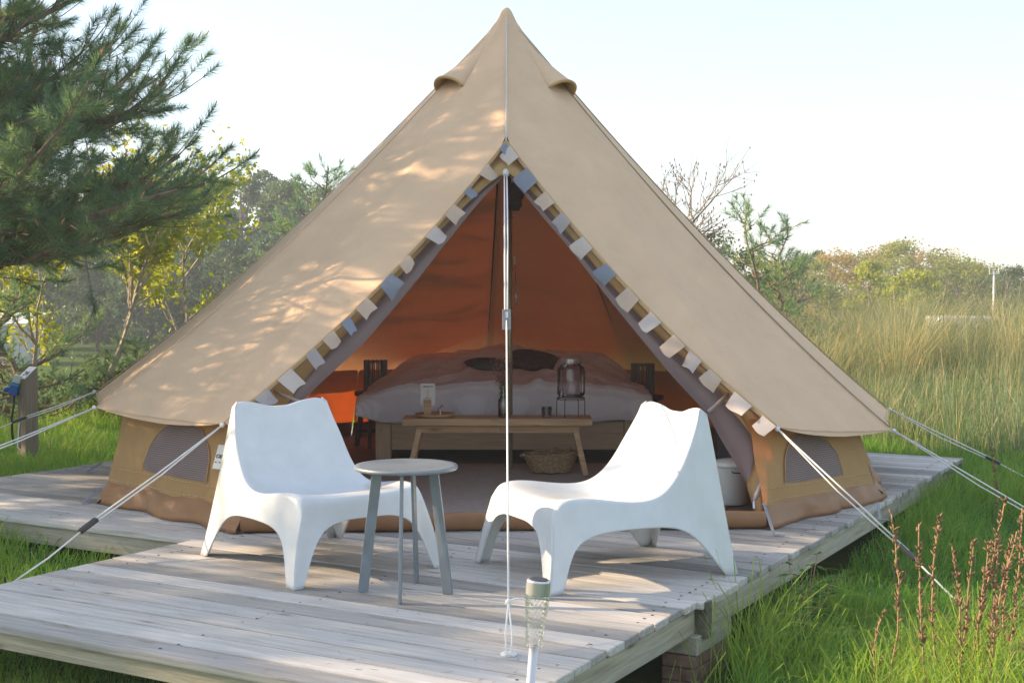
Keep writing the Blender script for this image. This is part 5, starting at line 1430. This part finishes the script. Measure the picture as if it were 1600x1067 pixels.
# ------------------------------------------------------------------ grass
def blades(P, h, w, lean, tint, m, name, label, cat, curl=1.0, wind=(0.25, 0.0), arch=None):
    n = len(P); a = rng.uniform(0, 2 * np.pi, n); d = np.stack([np.cos(a), np.sin(a), np.zeros(n)], 1); f = rng.uniform(0, 2 * np.pi, n); s = np.stack([np.cos(f), np.sin(f), np.zeros(n)], 1) * (w / 2)[:, None]
    if arch is not None: d = d * .45 + arch
    d = d + np.array([wind[0], wind[1], 0]); L = lean[:, None] * h[:, None]
    z = np.array([0, 0, 1.0])
    p1 = P + z * (h * .5)[:, None] + d * L * .25; p2 = P + z * (h * .86)[:, None] + d * L * .68; p3 = P + z * (h * (1 - .28 * lean * curl))[:, None] + d * L * 1.25
    V = np.stack([P - s, P + s, p1 - s * .85, p1 + s * .85, p2 - s * .55, p2 + s * .55, p3], 1).reshape(-1, 3); i = np.arange(n)[:, None] * 7
    T = np.concatenate([i + q for q in ([0, 1, 3], [0, 3, 2], [2, 3, 5], [2, 5, 4], [4, 5, 6])])
    o = np_mesh(name, V, T, m, None, np.repeat(np.clip(tint, 0, 1), 7)); tag(o, label, cat, kind="stuff"); return o

def deck_uv(x, y):
    dx, dy = x - VO.x, y - VO.y; det = U.x * Vd.y - U.y * Vd.x
    return (dx * Vd.y - dy * Vd.x) / det, (U.x * dy - U.y * dx) / det
def off_deck(x, y, m=0.0):
    u, v = deck_uv(x, y); on = ((u > -m) & (u < 5.55 + m) & (v > -5.78 - m) & (v < -.02 + m)) | ((u > -1.85 - m) & (u < .1) & (v > -2.88 - m) & (v < -.0 + m)); return ~on

PIER = dk(-.08, -.12)
def lawn(region, n, hr, w, name, label, straw=.04, lean=(.2, .8), tint0=.35, clump=.8, keep=None, under=False):
    x = rng.uniform(region[0], region[1], n); y = rng.uniform(region[2], region[3], n)
    k = (off_deck(x, y, -.02)) if not under else (deck_uv(x, y)[0] < -.75)
    # stay inside what the camera could see, with a margin for other viewpoints
    k &= (np.abs(x) < .52 * y + 1.2) 
    k &= ~((np.abs(x - PIER.x * y / PIER.y) < .26) & (y > 3.9) & (y < PIER.y + .35) & (rng.random(n) > .10))
    if keep is not None: k &= keep(x, y)
    x, y = x[k], y[k]
    cl = np.array([mnoise.noise(Vector((a * 1.4, b * 1.4, 2))) for a, b in zip(x, y)]); cl2 = np.array([mnoise.noise(Vector((a * .5, b * .5, 9))) for a, b in zip(x, y)])
    P = np.stack([x, y, ground_h(x, y) - .01], 1); h = rng.uniform(hr[0], hr[1], len(x)) * (1 + clump * cl) * (1 + .4 * cl2); h = np.clip(h, .03, 1.5)
    t = tint0 + .28 * cl + .2 * cl2 + rng.normal(size=len(x)) * .10; st = rng.random(len(x)) < straw; t = np.where(st, rng.uniform(.8, 1, len(x)), np.clip(t, 0, .62))
    return blades(P, h, np.full(len(x), w) * rng.uniform(.7, 1.3, len(x)), rng.uniform(lean[0], lean[1], len(x)), t, GRASS, name, label, "grass")
front = lambda x, y: (deck_uv(x, y)[1] > -.1) | (deck_uv(x, y)[0] < .3)
lawn((-4, 4.2, 3.0, 6.4), 95000, (.06, .17), .0042, "lawn_grass", "short green lawn grass round the front platform", tint0=.40)
lawn((.4, 7.5, 6.0, 14.5), 110000, (.08, .24), .006, "meadow_grass", "longer green grass at the right of the deck", tint0=.36, keep=lambda x, y: (deck_uv(x, y)[1] > -.1) | (deck_uv(x, y)[0] > 5.45))
lawn((-7.5, -.8, 6.0, 15.0), 80000, (.08, .22), .0065, "side_grass", "bright green lawn grass left of the tent", tint0=.50, keep=lambda x, y: (deck_uv(x, y)[1] < -2.5))
lawn((.5, 3.6, 3.6, 5.6), 9000, (.16, .34), .006, "tall_grass", "tall bright grass in the near right corner", tint0=.55, lean=(.3, .9), keep=lambda x, y: x > .55 * (6.3 - y) - .2)  # yellower tint puts sunlight into the blade colour in this corner

lawn((-3.2, .2, 4.2, 7.0), 16000, (.05, .16), .0045, "deck_edge_grass", "grass growing in under the front edge of the platform", tint0=.40, keep=lambda x, y: (deck_uv(x, y)[1] < -.35), under=True)
def marram(n_tuft, region, hr, label, name, per=34, keep=None, w=.006, straw=.35, tint0=.35, rad=.6):
    x = rng.uniform(region[0], region[1], n_tuft); y = rng.uniform(region[2], region[3], n_tuft); k = off_deck(x, y, .25)
    if keep is not None: k &= keep(x, y)
    x, y = x[k], y[k]; n = len(x); X = np.repeat(x, per) + rng.normal(size=n * per) * .09; Y = np.repeat(y, per) + rng.normal(size=n * per) * .09
    ar = np.stack([X - np.repeat(x, per), Y - np.repeat(y, per), np.zeros(n * per)], 1); ar = ar / (np.linalg.norm(ar, axis=1, keepdims=True) + .02)
    P = np.stack([X, Y, ground_h(X, Y) - .02], 1); th = np.repeat(rng.uniform(hr[0], hr[1], n), per); h = th * rng.uniform(.55, 1.12, n * per)
    t = np.repeat(rng.normal(size=n) * .12 + tint0, per) + rng.normal(size=n * per) * .12; st = rng.random(n * per) < straw; t = np.where(st, rng.uniform(.7, 1, n * per), np.clip(t, 0, .6))
    return blades(P, h, w * rng.uniform(.6, 1.3, n * per), rng.uniform(.15, .95, n * per), t, MARRAM, name, label, "grass", wind=(.22, -.06), arch=ar * rad)
marram(1500, (2.6, 12.5, 11.6, 18.0), (.40, .72), "tall pale marram grass covering the dune at the right", "dune_grass", keep=lambda x, y: (y > 14.8 - .28 * x + .4 * np.sin(x * 2)) & (x > 2.2 + .0 * y), w=.0046, straw=.16, tint0=.28)
marram(260, (2.5, 11.5, 12.0, 17.6), (.85, 1.25), "large pale feathery marram tufts arching over the dune crest", "marram_tufts", per=120, keep=lambda x, y: (y > 14.9 - .28 * x) & (x > 2.3) & (x < 9.5), w=.0042, straw=.36, tint0=.38, rad=1.0)
marram(1000, (2.9, 9, 8.0, 13.5), (.35, .75), "greyish grass sloping down from the dune towards the deck", "slope_grass", keep=lambda x, y: (x > 3.0 + (12.5 - y) * .42), straw=.14, tint0=.2, w=.005)  # lower tint paints the tree shade on this slope as greener blades

# dry flower stalks in the near right
def stalk(px, py, tx, ty, Y, label, seed):
    r = random.Random(seed); b = at(px, py, Y); g = gz(b.x, Y); top = at(tx, ty, Y + r.uniform(-.05, .05)); o = Vector((b.x, Y, g))
    t = thing("dry_stalk", label, "dry plant", o, 0, "dry brown flower stalks in the right foreground")
    e = top - o; bend = Vector((r.uniform(-.05, .05), r.uniform(-.04, .04), 0)); n = 12
    pts = [e * (k / n) + bend * math.sin(math.pi * k / n) + Vector((r.uniform(-.004, .004), 0, 0)) for k in range(n + 1)]
    s = MB(); s.tube(pts, [.0052 * (1 - .55 * k / n) for k in range(n + 1)], 6)
    for k in range(2):
        i = r.randint(2, 6); s.tube([pts[i], pts[i] + Vector((r.choice((-1, 1)) * r.uniform(.04, .09), r.uniform(-.04, .04), r.uniform(.05, .11)))], [.003, .0018], 4)
    s.build("stem", MT['stalk'], t, sm=True)
    s = MB(); L = e.length
    for k in range(int(80 * L)):
        q = r.uniform(.42, 1.0) if k % 5 else r.uniform(.30, 1); i = min(n - 1, int(q * n)); p = pts[i].lerp(pts[i + 1], q * n - i); a = r.uniform(0, 6.283); u = r.uniform(.35, 1.0)
        d = Vector((math.cos(a) * u, math.sin(a) * u, r.uniform(.5, 1.0))).normalized(); ln = r.uniform(.020, .036) * (1.15 - .4 * q)
        s.tube([p, p + d * ln * .55, p + d * ln], [.0018, .0052, .001], 5, False)
    s.build("seed_head", MT['seedhead'], t)["kind"] = "stuff"
ST = [(1378, 1010, 1392, 798, 5.0, "single tall dry stalk nearest the deck's right edge"), (1458, 1030, 1437, 818, 4.8, "dry stalk just right of the black rope slider, curving left"), (1482, 1035, 1468, 808, 4.9, "dry stalk leaning right beside the curving one"), (1490, 1040, 1488, 850, 4.75, "dry stalk bending right with a dense head, below the rope"),
      (1497, 1040, 1522, 846, 4.7, "short dry stalk crossing the rope's lower end"), (1500, 1035, 1545, 845, 4.85, "dry stalk with wide head left of the tallest cluster"), (1512, 1020, 1570, 782, 4.9, "tallest dry stalk leaning to the right"), (1545, 1045, 1560, 840, 4.7, "thin dry stalk amid the right cluster"),
      (1552, 1050, 1590, 830, 4.6, "orange tinted dry stalk near the right edge"), (1568, 1030, 1598, 800, 4.8, "dry stalk cut by the right edge of the view"), (1580, 1000, 1580, 840, 5.1, "straight pale dry stalk at the back of the right cluster"), (1598, 1050, 1602, 850, 4.5, "dark headed dry stalk at the very right edge"), (1386, 1015, 1384, 950, 5.0, "small broken dry stalk beside the single tall one"), (1467, 812, 1540, 683, 8.2, "distant dry stalk standing against the guy rope")]
for k, a in enumerate(ST):
    if k == 13: stalk(1560, 760, 1547, 690, 8.3, a[5], 60)
    else: stalk(*a, 40 + k)

# pine litter blown onto the boards
def litter():
    b = MB()
    for k in range(260):
        if rnd.random() < .45: p = dk(rnd.uniform(-1.7, 0), rnd.uniform(-2.8, -.1), .0022)
        else: p = dk(rnd.uniform(0, 5), rnd.choice((rnd.uniform(-5.7, -4.2), rnd.uniform(-.9, -.05))), .0022)
        a = rnd.uniform(0, 6.28); L = rnd.uniform(.012, .045); d = Vector((math.cos(a), math.sin(a), 0)); w = Vector((-d.y, d.x, 0)) * rnd.uniform(.0008, .0028)
        b.add([p - w, p + w, p + d * L + w * .6, p + d * L - w * .6], [(0, 1, 2, 3)])
    o = b.build("needle_litter", MT['stalk']); tag(o, "fallen brown pine needles scattered on the deck boards", "litter", kind="stuff")
litter()

# nettles and weeds along the deck edge
def herb(x, y, h, n, label, seed, group="leafy weeds along the deck's right edge"):
    r = random.Random(seed); g = gz(x, y); t = thing("nettle_plant", label, "plant", (x, y, g), 0, group)
    s = MB(); V, T, tt = [], [], []; b = 0
    for k in range(n):
        a = r.uniform(0, 6.283); top = Vector((math.cos(a) * h * .38, math.sin(a) * h * .38, h * r.uniform(.6, 1.05))); base = Vector((math.cos(a) * .03, math.sin(a) * .03, 0)); s.tube([base, (base + top) / 2 + Vector((0, 0, .03)), top], [.004, .003, .002], 5, False)
        for j in range(7):
            q = .25 + .75 * j / 6; p = base.lerp(top, q)
            for sg in (0, 1):
                aa = a + j * 1.57 + sg * math.pi; d = Vector((math.cos(aa), math.sin(aa), r.uniform(-.15, .35))).normalized(); L = h * r.uniform(.16, .26) * (1.15 - .55 * q); w = Vector((-d.y, d.x, 0)) * L * .27; up = Vector((0, 0, L * .06))
                V += [p, p + d * L * .4 + w - up, p + d * L * .42 + up * 1.2, p + d * L * .4 - w - up, p + d * L - up * 2]; T += [[b, b + 1, b + 2], [b, b + 2, b + 3], [b + 1, b + 4, b + 2], [b + 2, b + 4, b + 3]]; tt += [r.random()] * 5; b += 5
    s.build("stems", HERB if False else MT['stalk'], t); np_mesh("leaves", np.array([tuple(v) for v in V]), np.array(T), HERB, t, tt)
q = dk(.75, .17); herb(q.x, q.y, .42, 7, "tallest nettle standing against the deck's right edge by the front corner", 1)
q = dk(.42, .22); herb(q.x, q.y, .26, 8, "dense low nettle clump beside the brick pier", 2)
q = dk(1.35, .2); herb(q.x, q.y, .20, 6, "low leafy weed midway along the deck's right edge", 3)
q = dk(2.0, .35); herb(q.x, q.y, .17, 6, "small leafy weed in the grass below the right window", 4)

# ------------------------------------------------------------------ the sky's haze
def haze(density):
    m = bpy.data.materials.new("haze air"); m.use_nodes = True; nt = m.node_tree; nt.nodes.remove(nt.nodes["Principled BSDF"])
    v = nt.nodes.new("ShaderNodeVolumePrincipled"); v.inputs["Color"].default_value = (0.74, 0.79, 0.86, 1); v.inputs["Density"].default_value = density; v.inputs["Anisotropy"].default_value = 0.0
    nt.links.new(v.outputs[0], nt.nodes["Material Output"].inputs["Volume"])
    s = MB(); s.box(-800, -500, -3.4, 800, 1000, 13); o = s.build("haze", m); tag(o, kind="stuff"); return o
HAZE = 0.0024
if HAZE: haze(HAZE)
